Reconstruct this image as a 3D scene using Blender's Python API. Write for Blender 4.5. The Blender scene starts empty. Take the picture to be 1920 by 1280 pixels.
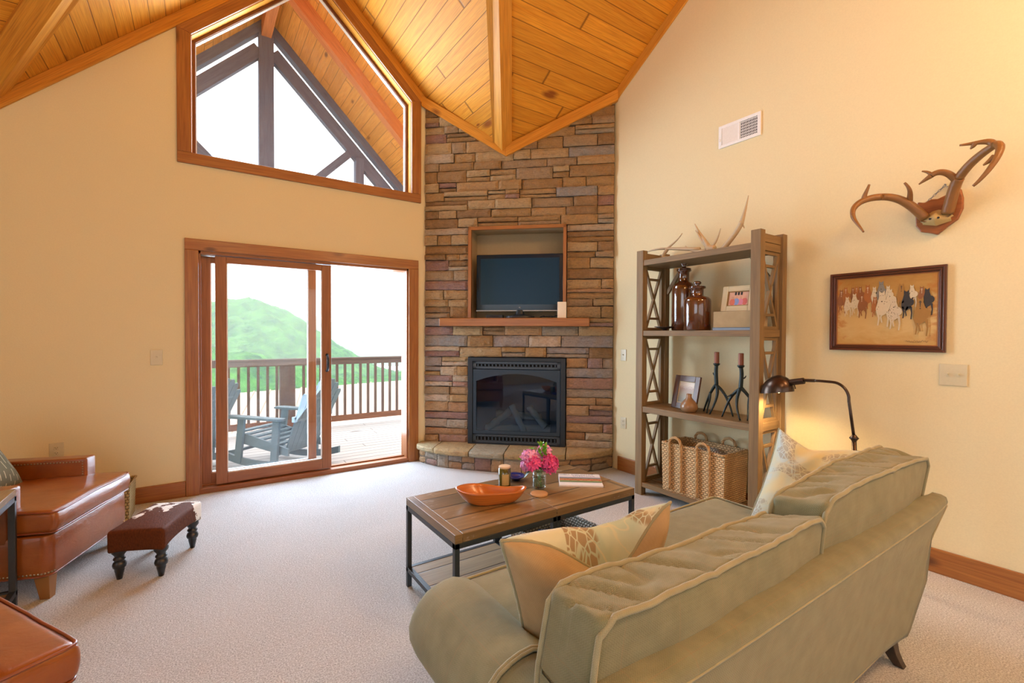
import bpy, math, random
import numpy as np
from mathutils import Vector, Matrix, noise
random.seed(7)
PI = math.pi
C = bpy.context.scene.collection
V = Vector
sin, cos, rad = math.sin, math.cos, math.radians

# ------------------------------------------------------------------ mesh helper
class MB:
    def __init__(s): s.v=[]; s.f=[]; s.uv=[]; s.mi=[]; s.col=[]; s.sm=[]
    def add(s, verts, faces, uvs=None, mi=0, col=None, M=None, smooth=None):
        o=len(s.v)
        for p in verts:
            p=V(p); s.v.append(M@p if M is not None else p)
        for k,f in enumerate(faces):
            s.f.append([i+o for i in f]); s.mi.append(mi)
            s.uv.append(uvs[k] if uvs else [(0,0)]*len(f))
            s.col.append(col or (1,1,1)); s.sm.append(smooth)
    def box(s, lo, hi, M=None, mi=0, col=None, grain=None, uo=None):
        lo=V(lo); hi=V(hi); d=hi-lo
        L=grain if grain is not None else max(range(3), key=lambda i:d[i])
        vs=[V((hi[0] if i&1 else lo[0], hi[1] if i&2 else lo[1], hi[2] if i&4 else lo[2])) for i in range(8)]
        fs=[(0,2,3,1),(4,5,7,6),(0,1,5,4),(2,6,7,3),(0,4,6,2),(1,3,7,5)]; nx=[2,2,1,1,0,0]
        if uo is None: uo=(random.uniform(0,50),random.uniform(0,50))
        uvs=[]
        for f,n in zip(fs,nx):
            ax=[i for i in range(3) if i!=n]
            a=L if L in ax else ax[0]; b=[i for i in ax if i!=a][0]
            uvs.append([(vs[i][a]+uo[0], vs[i][b]+uo[1]+n*.37) for i in f])
        s.add(vs,fs,uvs,mi,col,M)
    def bar(s, a, b, w, h, up=(0,0,1), mi=0, col=None):
        a=V(a); b=V(b); d=b-a; L=d.length; x=d.normalized(); z=V(up); y=z.cross(x)
        if y.length<1e-5: y=V((1,0,0)).cross(x) if abs(x.x)<.9 else V((0,1,0)).cross(x)
        y.normalize(); z=x.cross(y)
        M=Matrix((( x.x,y.x,z.x,a.x),(x.y,y.y,z.y,a.y),(x.z,y.z,z.z,a.z),(0,0,0,1)))
        s.box((0,-w/2,-h/2),(L,w/2,h/2),M,mi,col,grain=0)
    def prism(s, poly, vec, u=(1,0,0), mi=0, col=None, M=None):
        poly=[V(p) for p in poly]; vec=V(vec); u=V(u).normalized(); n=len(poly)
        w=vec.cross(u); w=w.normalized() if w.length>1e-6 else V((0,0,1))
        top=[p+vec for p in poly]; uo=(random.uniform(0,50),random.uniform(0,50))
        P=poly+top; fs=[list(range(n))[::-1], list(range(n,2*n))]
        fs+=[[i,(i+1)%n,n+(i+1)%n,n+i] for i in range(n)]
        uvs=[]
        for k,f in enumerate(fs):
            if k<2: uvs.append([(P[i].dot(u)+uo[0], P[i].dot(w)+uo[1]) for i in f])
            else: uvs.append([(P[i].dot(u)+uo[0], P[i].dot(vec.normalized())+P[i].dot(w)+uo[1]) for i in f])
        s.add(P,fs,uvs,mi,col,M)
    def tube(s, pts, r, seg=8, closed=False, mi=0, col=None, M=None, sx=1.0):
        pts=[V(p) for p in pts]; n=len(pts)
        if not hasattr(r,'__len__'): r=[r]*n
        vs=[]; up=None; T=[]
        for i in range(n):
            a=pts[(i-1)%n] if (closed or i>0) else pts[i]; b=pts[(i+1)%n] if (closed or i<n-1) else pts[i]
            T.append((b-a).normalized())
        N=T[0].orthogonal().normalized(); L=0; Ls=[0]
        for i in range(n):
            N=(N-T[i]*N.dot(T[i])); N=N.normalized() if N.length>1e-6 else T[i].orthogonal().normalized()
            B=T[i].cross(N)
            for k in range(seg):
                a=2*PI*k/seg; vs.append(pts[i]+(N*cos(a)*sx+B*sin(a))*r[i])
            if i>0: L+=(pts[i]-pts[i-1]).length; Ls.append(L)
        fs=[]; uvs=[]; m=n if closed else n-1
        for i in range(m):
            j=(i+1)%n; l0=Ls[i]; l1=Ls[j] if j else L+(pts[0]-pts[-1]).length
            for k in range(seg):
                q=(k+1)%seg; c=2*PI*max(r)/seg
                fs.append((i*seg+k,i*seg+q,j*seg+q,j*seg+k)); uvs.append([(l0,k*c),(l0,(k+1)*c),(l1,(k+1)*c),(l1,k*c)])
        if not closed:
            fs.append(list(range(seg))[::-1]); uvs.append([(0,0)]*seg)
            fs.append([(n-1)*seg+k for k in range(seg)]); uvs.append([(0,0)]*seg)
        s.add(vs,fs,uvs,mi,col,M)
    def lathe(s, prof, seg=24, mi=0, col=None, M=None, a0=0, a1=2*PI):
        full=abs(a1-a0-2*PI)<1e-6; ns=seg if full else seg+1
        vs=[(r*cos(a0+(a1-a0)*k/seg), r*sin(a0+(a1-a0)*k/seg), z) for r,z in prof for k in range(ns)]
        fs=[];uvs=[]; L=0
        for i in range(len(prof)-1):
            dl=math.dist(prof[i],prof[i+1]); R=max(prof[i][0],prof[i+1][0])
            for k in range(seg):
                q=(k+1)%ns
                fs.append((i*ns+k,i*ns+q,(i+1)*ns+q,(i+1)*ns+k)); c=2*PI*R/seg
                uvs.append([(k*c,L),((k+1)*c,L),((k+1)*c,L+dl),(k*c,L+dl)])
            L+=dl
        s.add(vs,fs,uvs,mi,col,M)
    def grid(s, fn, nu, nv, closeu=False, mi=0, col=None, M=None, us=1, vs_=1, flip=False):
        P=[];U=[]
        for j in range(nv+1):
            for i in range(nu if closeu else nu+1):
                P.append(fn(i/nu, j/nv))
        w=nu if closeu else nu+1; fs=[];uvs=[]
        for j in range(nv):
            for i in range(nu):
                a=j*w+i; b=j*w+(i+1)%w; f=[a,b,b+w,a+w]
                t=[(i/nu*us,j/nv*vs_),((i+1)/nu*us,j/nv*vs_),((i+1)/nu*us,(j+1)/nv*vs_),(i/nu*us,(j+1)/nv*vs_)]
                if flip: f=f[::-1]; t=t[::-1]
                fs.append(f); uvs.append(t)
        s.add(P,fs,uvs,mi,col,M)
    def rbox(s, half, r, n=10, W=None, M=None, mi=0, col=None):
        """rounded box with a subdivided surface; W warps a local point"""
        h=V(half)
        def rnd(p):
            c=V([max(-(h[i]-r),min(h[i]-r,p[i]*h[i])) for i in range(3)])
            q=V([p[i]*h[i]-c[i] for i in range(3)])
            if q.length>1e-9:
                m=max(abs(q[i]) for i in range(3)); q=q.normalized()*m
            return c+q
        for ax in range(3):
            o=[i for i in range(3) if i!=ax]
            na=[max(4,int(n*h[i]/max(h))) for i in o]
            def sp(t,hh):
                # denser sampling near the edges
                e=min(.45,r/hh); k=3
                return t
            ts=[]
            for ii,i in enumerate(o):
                e=min(.9,r/h[i]); m=na[ii]
                t=[-1+e*k/3 for k in range(3)]+[-1+e+(2-2*e)*k/m for k in range(m+1)]+[1-e+e*(k+1)/3 for k in range(3)]
                ts.append(t)
            for sg in (-1,1):
                vs=[];w=len(ts[0])
                for b in ts[1]:
                    for a in ts[0]:
                        p=V((0,0,0)); p[ax]=sg; p[o[0]]=a; p[o[1]]=b
                        p=rnd(p); vs.append(W(p) if W else p)
                fs=[];uvs=[]
                for j in range(len(ts[1])-1):
                    for i in range(w-1):
                        f=[j*w+i,j*w+i+1,(j+1)*w+i+1,(j+1)*w+i]
                        t=[(ts[0][i]*h[o[0]],ts[1][j]*h[o[1]]),(ts[0][i+1]*h[o[0]],ts[1][j]*h[o[1]]),(ts[0][i+1]*h[o[0]],ts[1][j+1]*h[o[1]]),(ts[0][i]*h[o[0]],ts[1][j+1]*h[o[1]])]
                        if (sg<0)!=(ax==1): f=f[::-1];t=t[::-1]
                        fs.append(f);uvs.append(t)
                s.add(vs,fs,uvs,mi,col,M)

def obj(name, mb, mat, parent=None, smooth=False, bevel=0, label=None, sub=0, merge=False, solid=0, auto=None):
    me=bpy.data.meshes.new(name)
    me.from_pydata([tuple(p) for p in mb.v],[],mb.f)
    uvl=me.uv_layers.new(name='UVMap')
    flat=[c for f in mb.uv for t in f for c in t]
    uvl.data.foreach_set('uv',flat)
    if any(c!=(1,1,1) for c in mb.col):
        at=me.color_attributes.new(name='Col',type='FLOAT_COLOR',domain='CORNER')
        cc=[x for f,c in zip(mb.f,mb.col) for _ in f for x in (c[0],c[1],c[2],1)]
        at.data.foreach_set('color',cc)
    mats=mat if isinstance(mat,(list,tuple)) else [mat]
    for m in mats: me.materials.append(m)
    me.polygons.foreach_set('material_index',mb.mi)
    me.polygons.foreach_set('use_smooth',[bool(smooth)]*len(mb.f))
    me.update()
    o=bpy.data.objects.new(name,me); C.objects.link(o)
    if merge:
        m=o.modifiers.new('weld','WELD'); m.merge_threshold=.0004
    if solid:
        m=o.modifiers.new('solid','SOLIDIFY'); m.thickness=solid; m.offset=-1
    if bevel:
        m=o.modifiers.new('bevel','BEVEL'); m.width=bevel; m.segments=2; m.limit_method='ANGLE'; m.angle_limit=rad(40)
    if sub:
        m=o.modifiers.new('sub','SUBSURF'); m.levels=sub; m.render_levels=sub
    if parent: o.parent=parent
    if label: o['label']=label
    return o
def thing(name,label,cat,loc=(0,0,0),rz=0,group=None):
    o=bpy.data.objects.new(name,None); C.objects.link(o); o.location=loc; o.rotation_euler=(0,0,rz)
    o['label']=label; o['category']=cat; o.empty_display_size=.1
    if group: o['group']=group
    return o
def tag(o,label,cat,group=None):
    o['label']=label; o['category']=cat
    if group: o['group']=group
    return o
def struct(name,mb,m,parent=None,**k):
    o=obj(name,mb,m,parent,**k)
    if not parent: o['kind']='structure'
    return o
def sempty(name):
    o=bpy.data.objects.new(name,None); C.objects.link(o); o['kind']='structure'; return o
def TR(x,y,z,rz=0,rx=0,ry=0):
    return Matrix.Translation((x,y,z))@Matrix.Rotation(rz,4,'Z')@Matrix.Rotation(ry,4,'Y')@Matrix.Rotation(rx,4,'X')
def nz(p,sc,seed=0): return noise.noise(V((p[0]*sc+seed*7.3,p[1]*sc+seed*3.1,p[2]*sc-seed*5.7)))
def copy_tree(o,parent=None):
    c=o.copy(); C.objects.link(c)
    if parent: c.parent=parent
    for ch in [x for x in C.objects if x.parent==o]: copy_tree(ch,c)
    return c

# ------------------------------------------------------------------ materials
def nodes(name):
    m=bpy.data.materials.new(name); m.use_nodes=True; nt=m.node_tree
    b=nt.nodes['Principled BSDF']; return m,nt,b
class G:
    def __init__(s,nt): s.nt=nt
    def n(s,t,**k):
        x=s.nt.nodes.new(t)
        for a,v in k.items():
            if a.startswith('i_'):
                key=a[2:]; key=int(key) if key.isdigit() else key.replace('_',' ')
                x.inputs[key].default_value=v
            else: setattr(x,a,v)
        return x
    def l(s,a,b): s.nt.links.new(a,b)
    def math(s,op,a,b=None,c=None):
        x=s.nt.nodes.new('ShaderNodeMath'); x.operation=op
        for i,q in enumerate((a,b,c)):
            if q is None: continue
            if isinstance(q,(int,float)): x.inputs[i].default_value=q
            else: s.l(q,x.inputs[i])
        return x.outputs[0]
    def mix(s,f,a,b,bl='MIX'):
        x=s.nt.nodes.new('ShaderNodeMix'); x.data_type='RGBA'; x.blend_type=bl
        for i,q in ((0,f),(6,a),(7,b)):
            if isinstance(q,(int,float)): x.inputs[i].default_value=q
            elif isinstance(q,tuple): x.inputs[i].default_value=(q+(1,))[:4]
            else: s.l(q,x.inputs[i])
        return x.outputs[2]
    def ramp(s,f,stops):
        x=s.nt.nodes.new('ShaderNodeValToRGB'); e=x.color_ramp.elements
        while len(e)<len(stops): e.new(.5)
        for i,(p,c) in enumerate(stops):
            e[i].position=p; e[i].color=(c if isinstance(c,tuple) else (c,c,c))+(1,)
        s.l(f,x.inputs[0]); return x.outputs[0]
    def noise(s,vec,sc,det=4,ro=.55,dist=0):
        x=s.nt.nodes.new('ShaderNodeTexNoise'); x.inputs['Scale'].default_value=sc; x.inputs['Detail'].default_value=det
        x.inputs['Roughness'].default_value=ro; x.inputs['Distortion'].default_value=dist
        s.l(vec,x.inputs['Vector']); return x.outputs[0]
    def map(s,vec,sc=(1,1,1),loc=(0,0,0)):
        x=s.nt.nodes.new('ShaderNodeMapping'); x.inputs['Scale'].default_value=sc; x.inputs['Location'].default_value=loc
        s.l(vec,x.inputs['Vector']); return x.outputs[0]
    def bump(s,h,st,dist,b):
        x=s.nt.nodes.new('ShaderNodeBump'); x.inputs['Strength'].default_value=st; x.inputs['Distance'].default_value=dist
        s.l(h,x.inputs['Height']); s.l(x.outputs[0],b.inputs['Normal']); return x
    def uv(s): return s.n('ShaderNodeUVMap').outputs[0]
    def oc(s): return s.n('ShaderNodeTexCoord').outputs['Object']
def plain(name,col,rough=.5,metal=0,spec=.5,bump=0,bs=60,coat=0,emit=None):
    m,nt,b=nodes(name); b.inputs['Base Color'].default_value=col+(1,); b.inputs['Roughness'].default_value=rough
    b.inputs['Metallic'].default_value=metal; b.inputs['Specular IOR Level'].default_value=spec
    b.inputs['Coat Weight'].default_value=coat; b.inputs['Coat Roughness'].default_value=.15
    g=G(nt); oc=g.oc()
    nn=g.noise(oc,bs,3)
    g.l(g.mix(nn,tuple(c*.93 for c in col),tuple(min(1,c*1.06) for c in col)),b.inputs['Base Color'])
    if bump: g.bump(nn,bump,.004,b)
    if emit: b.inputs['Emission Color'].default_value=emit[0]+(1,); b.inputs['Emission Strength'].default_value=emit[1]
    return m
def wood(name,c1,c2,dark,rough=.4,plank=0,knots=.5,gs=1.0,joint=2.6,coat=0,groove=.02,tint=.25,spec=.5,gdark=.35,scuff=0,kmap=(2.4,5.5,1)):
    """grain runs along u of the UV map (metres)"""
    m,nt,b=nodes(name); g=G(nt); uv=g.uv()
    sp=g.n('ShaderNodeSeparateXYZ'); g.l(uv,sp.inputs[0]); u,v=sp.outputs[0],sp.outputs[1]
    if plank:
        vi=g.math('FLOOR',g.math('DIVIDE',v,plank)); wn=g.n('ShaderNodeTexWhiteNoise',noise_dimensions='1D'); g.l(vi,wn.inputs['W'])
        u2=g.math('ADD',u,g.math('MULTIPLY',wn.outputs[0],37.0))
        ui=g.math('FLOOR',g.math('DIVIDE',u2,joint)); w2=g.n('ShaderNodeTexWhiteNoise',noise_dimensions='2D')
        cb=g.n('ShaderNodeCombineXYZ'); g.l(ui,cb.inputs[0]); g.l(vi,cb.inputs[1]); g.l(cb.outputs[0],w2.inputs['Vector']); rnd=w2.outputs[0]
        v2=g.math('ADD',v,g.math('MULTIPLY',rnd,9.0))
        c=g.n('ShaderNodeCombineXYZ'); g.l(u2,c.inputs[0]); g.l(v2,c.inputs[1]); vec=c.outputs[0]
    else: vec=uv; rnd=None
    gr=g.noise(g.map(vec,(1.2*gs,22*gs,1)),1.6,5,.6,.6)
    fine=g.noise(g.map(vec,(4*gs,150*gs,1)),1.0,2,.5)
    col=g.mix(g.ramp(gr,[(.3,0.),(.7,1.)]),c1,c2)
    col=g.mix(g.math('MULTIPLY',g.ramp(fine,[(.42,0.),(.7,1.)]),.35),col,dark)
    if rnd: col=g.mix(g.math('MULTIPLY',rnd,tint),col,tuple(x*.45 for x in c2),'MIX')
    if knots:
        vo=g.n('ShaderNodeTexVoronoi'); vo.inputs['Scale'].default_value=1.0; vo.inputs['Randomness'].default_value=1
        g.l(g.map(vec,kmap),vo.inputs['Vector'])
        nd=g.math('ADD',vo.outputs['Distance'],g.math('MULTIPLY',g.math('SUBTRACT',gr,.5),.12))
        w3=g.n('ShaderNodeSeparateXYZ'); g.l(vo.outputs['Color'],w3.inputs[0])
        sz=g.math('MULTIPLY',g.math('GREATER_THAN',w3.outputs[0],1-knots),g.math('MULTIPLY_ADD',w3.outputs[1],.20,.07))
        k=g.ramp(g.math('DIVIDE',nd,g.math('ADD',sz,.0001)),[(.45,1.),(1.0,0.)])
        col=g.mix(g.math('MULTIPLY',k,.85),col,dark)
    if scuff:
        sn=g.noise(g.map(uv,(3,7,1)),2.6,5,.7,.5); col=g.mix(g.math('MULTIPLY',g.ramp(sn,[(.60,0.),(.68,1.)]),scuff),col,(.58,.55,.50))
    h=g.math('MULTIPLY',gr,.25)
    if plank:
        fr=g.math('FRACT',g.math('DIVIDE',v,plank)); e=g.math('ABSOLUTE',g.math('SUBTRACT',fr,.5))
        gv=g.ramp(e,[(.5-groove*1.5,0.),(.5-groove*.5,1.)])
        fu=g.math('ABSOLUTE',g.math('SUBTRACT',g.math('FRACT',g.math('DIVIDE',u2,joint)),.5))
        gu=g.ramp(fu,[(.4985,0.),(.4995,1.)]); gg=g.math('MAXIMUM',gv,gu)
        col=g.mix(g.math('MULTIPLY',gg,.75),col,tuple(x*gdark for x in dark)); h=g.math('SUBTRACT',h,g.math('MULTIPLY',gg,2.0))
    g.l(col,b.inputs['Base Color']); g.bump(h,.35,.003,b)
    b.inputs['Roughness'].default_value=rough; b.inputs['Coat Weight'].default_value=coat; b.inputs['Coat Roughness'].default_value=.2
    b.inputs['Specular IOR Level'].default_value=spec
    return m
def fabric(name,col,col2,sc=260,rough=.9,line=None,lsp=.16,bump=.5,sheen=.3):
    m,nt,b=nodes(name); g=G(nt); uv=g.uv(); mp=g.map(uv,(sc,sc,1))
    sp=g.n('ShaderNodeSeparateXYZ'); g.l(mp,sp.inputs[0]); x,y=sp.outputs[0],sp.outputs[1]
    zig=g.math('PINGPONG',g.math('MULTIPLY',y,.35),1.0)
    w=g.math('SINE',g.math('ADD',g.math('MULTIPLY',x,2.2),g.math('MULTIPLY',zig,9.0)))
    w2=g.math('SINE',g.math('MULTIPLY',y,6.3)); ww=g.math('MULTIPLY',g.math('ADD',w,w2),.25)
    nn=g.noise(uv,14,4)
    f=g.math('ADD',g.math('MULTIPLY',ww,.6),nn)
    c=g.mix(g.ramp(f,[(.3,0.),(.75,1.)]),col,col2)
    if line:
        s2=g.n('ShaderNodeSeparateXYZ'); g.l(uv,s2.inputs[0])
        for i in (0,1):
            q=g.math('ABSOLUTE',g.math('SUBTRACT',g.math('FRACT',g.math('DIVIDE',s2.outputs[i],lsp)),.5))
            c=g.mix(g.math('MULTIPLY',g.math('LESS_THAN',q,.008),.4),c,line)
    g.l(c,b.inputs['Base Color']); b.inputs['Roughness'].default_value=rough; b.inputs['Sheen Weight'].default_value=sheen
    b.inputs['Specular IOR Level'].default_value=.2
    g.bump(g.math('ADD',ww,g.math('MULTIPLY',nn,1.5)),bump,.0015,b); return m
def leather(name,c1,c2,rough=.33):
    m,nt,b=nodes(name); g=G(nt); oc=g.oc(); a=g.noise(oc,5,5,.6); f=g.noise(oc,90,3); w=g.noise(g.map(oc,(1,1,2.5)),11,4,.6,1.2)
    g.l(g.mix(g.ramp(a,[(.35,0.),(.68,1.)]),c1,c2),b.inputs['Base Color'])
    b.inputs['Roughness'].default_value=rough; b.inputs['Coat Weight'].default_value=.35; b.inputs['Coat Roughness'].default_value=.28
    g.bump(g.math('ADD',g.math('MULTIPLY',f,.12),g.math('MULTIPLY',w,1.2)),.3,.006,b); return m
def glass(name,tint=(1,1,1),refl=1.0):
    m=bpy.data.materials.new(name); m.use_nodes=True; nt=m.node_tree; nt.nodes.clear(); g=G(nt)
    o=g.n('ShaderNodeOutputMaterial'); t=g.n('ShaderNodeBsdfTransparent'); t.inputs[0].default_value=tint+(1,)
    s=g.n('ShaderNodeBsdfGlossy'); s.inputs['Roughness'].default_value=.02
    lw=g.n('ShaderNodeLayerWeight'); mx=g.n('ShaderNodeMixShader')
    g.l(g.math('MULTIPLY',g.math('MULTIPLY_ADD',g.math('POWER',lw.outputs['Facing'],4.5),.9,.045),refl),mx.inputs[0]); g.l(t.outputs[0],mx.inputs[1]); g.l(s.outputs[0],mx.inputs[2]); g.l(mx.outputs[0],o.inputs[0]); return m
def weave(name,c1,c2,su=55,sv=90,bump=1.0):
    m,nt,b=nodes(name); g=G(nt); uv=g.uv(); sp=g.n('ShaderNodeSeparateXYZ'); g.l(uv,sp.inputs[0])
    n0=g.noise(uv,6,3)
    u=g.math('ADD',g.math('MULTIPLY',sp.outputs[0],su),g.math('MULTIPLY',n0,.8)); v=g.math('ADD',g.math('MULTIPLY',sp.outputs[1],sv),g.math('MULTIPLY',n0,1.2))
    row=g.math('FLOOR',v); off=g.math('MULTIPLY',g.math('MODULO',row,2),.5)
    a=g.math('ABSOLUTE',g.math('SINE',g.math('MULTIPLY',g.math('ADD',u,off),PI))); bb=g.math('ABSOLUTE',g.math('SINE',g.math('MULTIPLY',v,PI)))
    h=g.math('MULTIPLY',g.math('POWER',a,.6),g.math('POWER',bb,.6))
    nn=g.noise(uv,80,3)
    c=g.mix(g.ramp(h,[(.15,0.),(.7,1.)]),c2,c1); c=g.mix(g.math('MULTIPLY',g.ramp(nn,[(.4,0.),(.7,1.)]),.4),c,tuple(x*.6 for x in c1))
    g.l(c,b.inputs['Base Color']); b.inputs['Roughness'].default_value=.75; g.bump(h,bump,.006,b); return m
# ------------------------------------------------------------------ material library
M={}
M['wall']=plain('wall_paint',(.74,.645,.405),.75,spec=.25,bump=.15,bs=120)
M['pine']=wood('pine_ceiling',(.80,.36,.035),(.66,.24,.016),(.20,.045,.008),rough=.55,plank=.14,knots=.42,coat=.0,tint=.3,groove=.02,spec=.22,joint=4.5,kmap=(1.9,5.5,1))
M['pine_trim']=wood('pine_trim',(.72,.33,.045),(.60,.23,.022),(.16,.045,.012),rough=.55,knots=.35,spec=.25)
M['cedar']=wood('stained_casing',(.42,.165,.035),(.28,.09,.018),(.08,.02,.006),rough=.42,knots=.5,coat=.2)
M['cedar_dark']=wood('stained_sash',(.20,.06,.018),(.13,.035,.012),(.06,.016,.007),rough=.4,knots=.2)
M['sash']=wood('sash_wood',(.36,.13,.04),(.26,.085,.022),(.08,.025,.01),rough=.45,knots=.15)
M['porch_wood']=wood('porch_boards',(.92,.42,.10),(.78,.29,.05),(.15,.04,.012),rough=.5,plank=.14,knots=.3,tint=.4)
M['porch_beam']=wood('porch_beam',(.66,.22,.07),(.52,.15,.045),(.13,.035,.012),rough=.6,knots=.35)
M['truss']=wood('hazy_truss',(.16,.17,.23),(.11,.115,.17),(.05,.045,.06),rough=.8,knots=.2)  # blue-grey tint of glare haze put into the timber colour
M['rail']=wood('weathered_rail',(.17,.11,.09),(.115,.075,.065),(.05,.03,.03),rough=.8,knots=.2)
M['rail_red']=wood('stained_rail',(.26,.11,.06),(.18,.07,.04),(.07,.03,.02),rough=.8,knots=.2)
M['deck']=wood('deck_boards',(.72,.69,.68),(.60,.57,.56),(.22,.18,.17),rough=.85,plank=.14,knots=.1,tint=.25,groove=.045)
M['white']=plain('white_vinyl',(.82,.82,.82),.4)
M['almond']=plain('almond_plastic',(.62,.56,.38),.35,coat=.2)
M['black']=plain('black_metal',(.015,.022,.032),.42,spec=.4)
M['dark']=plain('dark_slot',(.01,.01,.012),.7)
M['glass']=glass('window_glass',(1,1,1),.7)

# --- carpet
def mk_carpet():
    m,nt,b=nodes('carpet'); g=G(nt); oc=g.oc()
    f=g.noise(oc,150,3,.75); a=g.noise(oc,48,4,.7); w=g.noise(oc,1.7,4,.6,.8)
    c=g.mix(g.ramp(f,[(.36,0.),(.62,1.)]),(.20,.20,.205),(.80,.805,.815))
    c=g.mix(g.math('MULTIPLY',g.ramp(a,[(.38,0.),(.62,1.)]),.45),c,(.43,.43,.43))
    c=g.mix(g.math('MULTIPLY',g.ramp(w,[(.35,0.),(.65,1.)]),.16),c,(.74,.74,.75))
    g.l(c,b.inputs['Base Color']); b.inputs['Roughness'].default_value=.95; b.inputs['Sheen Weight'].default_value=.3; b.inputs['Specular IOR Level'].default_value=.1
    g.bump(g.math('ADD',f,g.math('MULTIPLY',a,.8)),.8,.008,b); return m
M['carpet']=mk_carpet()

# ------------------------------------------------------------------ dimensions (metres). X along the window wall, Y along the right wall
XB,YA=3.68,4.917
XL,YB=-3.4,-3.2
XR=.963                                  # ridge of the gable over the window
hA=lambda x:5.053-.94*abs(x-XR)           # lower edge of the ceiling moulding
cA=lambda x:5.17-.94*abs(x-XR)
hB=lambda y:4.0-.64*(y-3.3) if y>1.3 else 5.28-.64*(1.3-y)
cB=lambda y:hB(y)+.11
YJ=3.3-(5.17-4.11)/.64                    # where the gable ridge dies into the other slope
yv=lambda x:3.3-(cA(x)-4.11)/.64          # valley
VXR=XR+(5.17-cB(YA))/.94; VXL=XR-(5.17-cB(YA))/.94

# floor
b=MB(); b.box((XL,YB,-.1),(XB,YA,0)); struct('floor',b,M['carpet'])
# window and door openings
WX0,WX1,WZ=-.03,1.97,2.975
wtop=lambda x:hA(x)-.13
DX0,DX1,DZ=.012,1.938,2.145
def wallA(b):
    T=.16
    def q(pts): b.prism([(x,YA,z) for x,z in pts],(0,T,0))
    q([(XL-.1,0),(DX0,0),(DX0,WZ),(XL-.1,WZ)])
    q([(DX1,0),(XB+.1,0),(XB+.1,WZ),(DX1,WZ)])
    q([(DX0,DZ),(DX1,DZ),(DX1,WZ),(DX0,WZ)])
    q([(XL-.1,WZ),(WX0,WZ),(WX0,cA(WX0)+.02),(VXL,cB(YA)+.02),(XL-.1,cB(YA)+.02)])
    q([(WX1,WZ),(XB+.1,WZ),(XB+.1,cB(YA)+.02),(VXR,cB(YA)+.02),(WX1,cA(WX1)+.02)])
    q([(WX0,wtop(WX0)),(XR,wtop(XR)),(XR,cA(XR)+.02),(WX0,cA(WX0)+.02)])
    q([(XR,wtop(XR)),(WX1,wtop(WX1)),(WX1,cA(WX1)+.02),(XR,cA(XR)+.02)])
b=MB(); wallA(b); struct('wall_left',b,M['wall'])
b=MB(); b.prism([(XB,YA,0),(XB,YB,0),(XB,YB,cB(YB)+.02),(XB,1.3,cB(1.3)+.02),(XB,YA,cB(YA)+.02)],(.12,0,0),u=(0,1,0)); struct('wall_right',b,M['wall'])
b=MB(); b.box((XL-.1,YB-.12,0),(XB+.1,YB,cB(YB)+.02)); struct('wall_back',b,M['wall'])
b=MB(); b.prism([(XL,YA,0),(XL,YB,0),(XL,YB,cB(YB)+.02),(XL,1.3,cB(1.3)+.02),(XL,YA,cB(YA)+.02)],(-.12,0,0),u=(0,1,0)); struct('wall_side',b,M['wall'])
# ceiling: one mesh of boarded slopes (UV in metres, boards along u)
b=MB()
def slope(pts,zf,along,mb=None):
    P=[(x,y,zf(x,y)) for x,y in pts]
    k=math.sqrt(1+.94**2) if along=='y' else math.sqrt(1+.64**2)
    uv=[((y,x*k) if along=='y' else (x,y*k)) for x,y in pts]
    (mb or b).add(P,[list(range(len(P)))],[uv])
slope([(XR,YJ),(XR,YA),(VXR,YA)],lambda x,y:cA(x),'y')
slope([(XR,YJ),(VXL,YA),(XR,YA)],lambda x,y:cA(x),'y')
slope([(XL,1.3),(XL,YA),(VXL,YA),(XR,YJ)],lambda x,y:cB(y),'x')
slope([(XL,1.3),(XR,YJ),(XB,1.3)],lambda x,y:cB(y),'x')
slope([(XR,YJ),(VXR,YA),(XB,YA),(XB,1.3)],lambda x,y:cB(y),'x')
slope([(XL,YB),(XL,1.3),(XB,1.3),(XB,YB)],lambda x,y:cB(y),'x')
o=struct('ceiling',b,M['pine'])
# ceiling moulding on the walls
def trimA(b,x0,x1,top,lo,y0=YA,t=.02):
    b.prism([(x0,y0,lo(x0)),(x1,y0,lo(x1)),(x1,y0,top(x1)),(x0,y0,top(x0))],(0,-t,0),u=(x1-x0,0,top(x1)-top(x0)))
b=MB(); trimA(b,VXL,XR,cA,hA,t=.025); trimA(b,XR,2.3,cA,hA,t=.025); trimA(b,XL,VXL,lambda x:cB(YA),lambda x:cB(YA)-.11,t=.025)
struct('trim_1',b,M['pine_trim'],bevel=.004)
b=MB()
for y0,y1 in ((1.3,3.56),(YB,1.3)):
    b.prism([(XB,y0,hB(y0)),(XB,y1,hB(y1)),(XB,y1,cB(y1)),(XB,y0,cB(y0))],(-.022,0,0),u=(0,y1-y0,cB(y1)-cB(y0)))
struct('trim_2',b,M['pine_trim'],bevel=.004)
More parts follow.
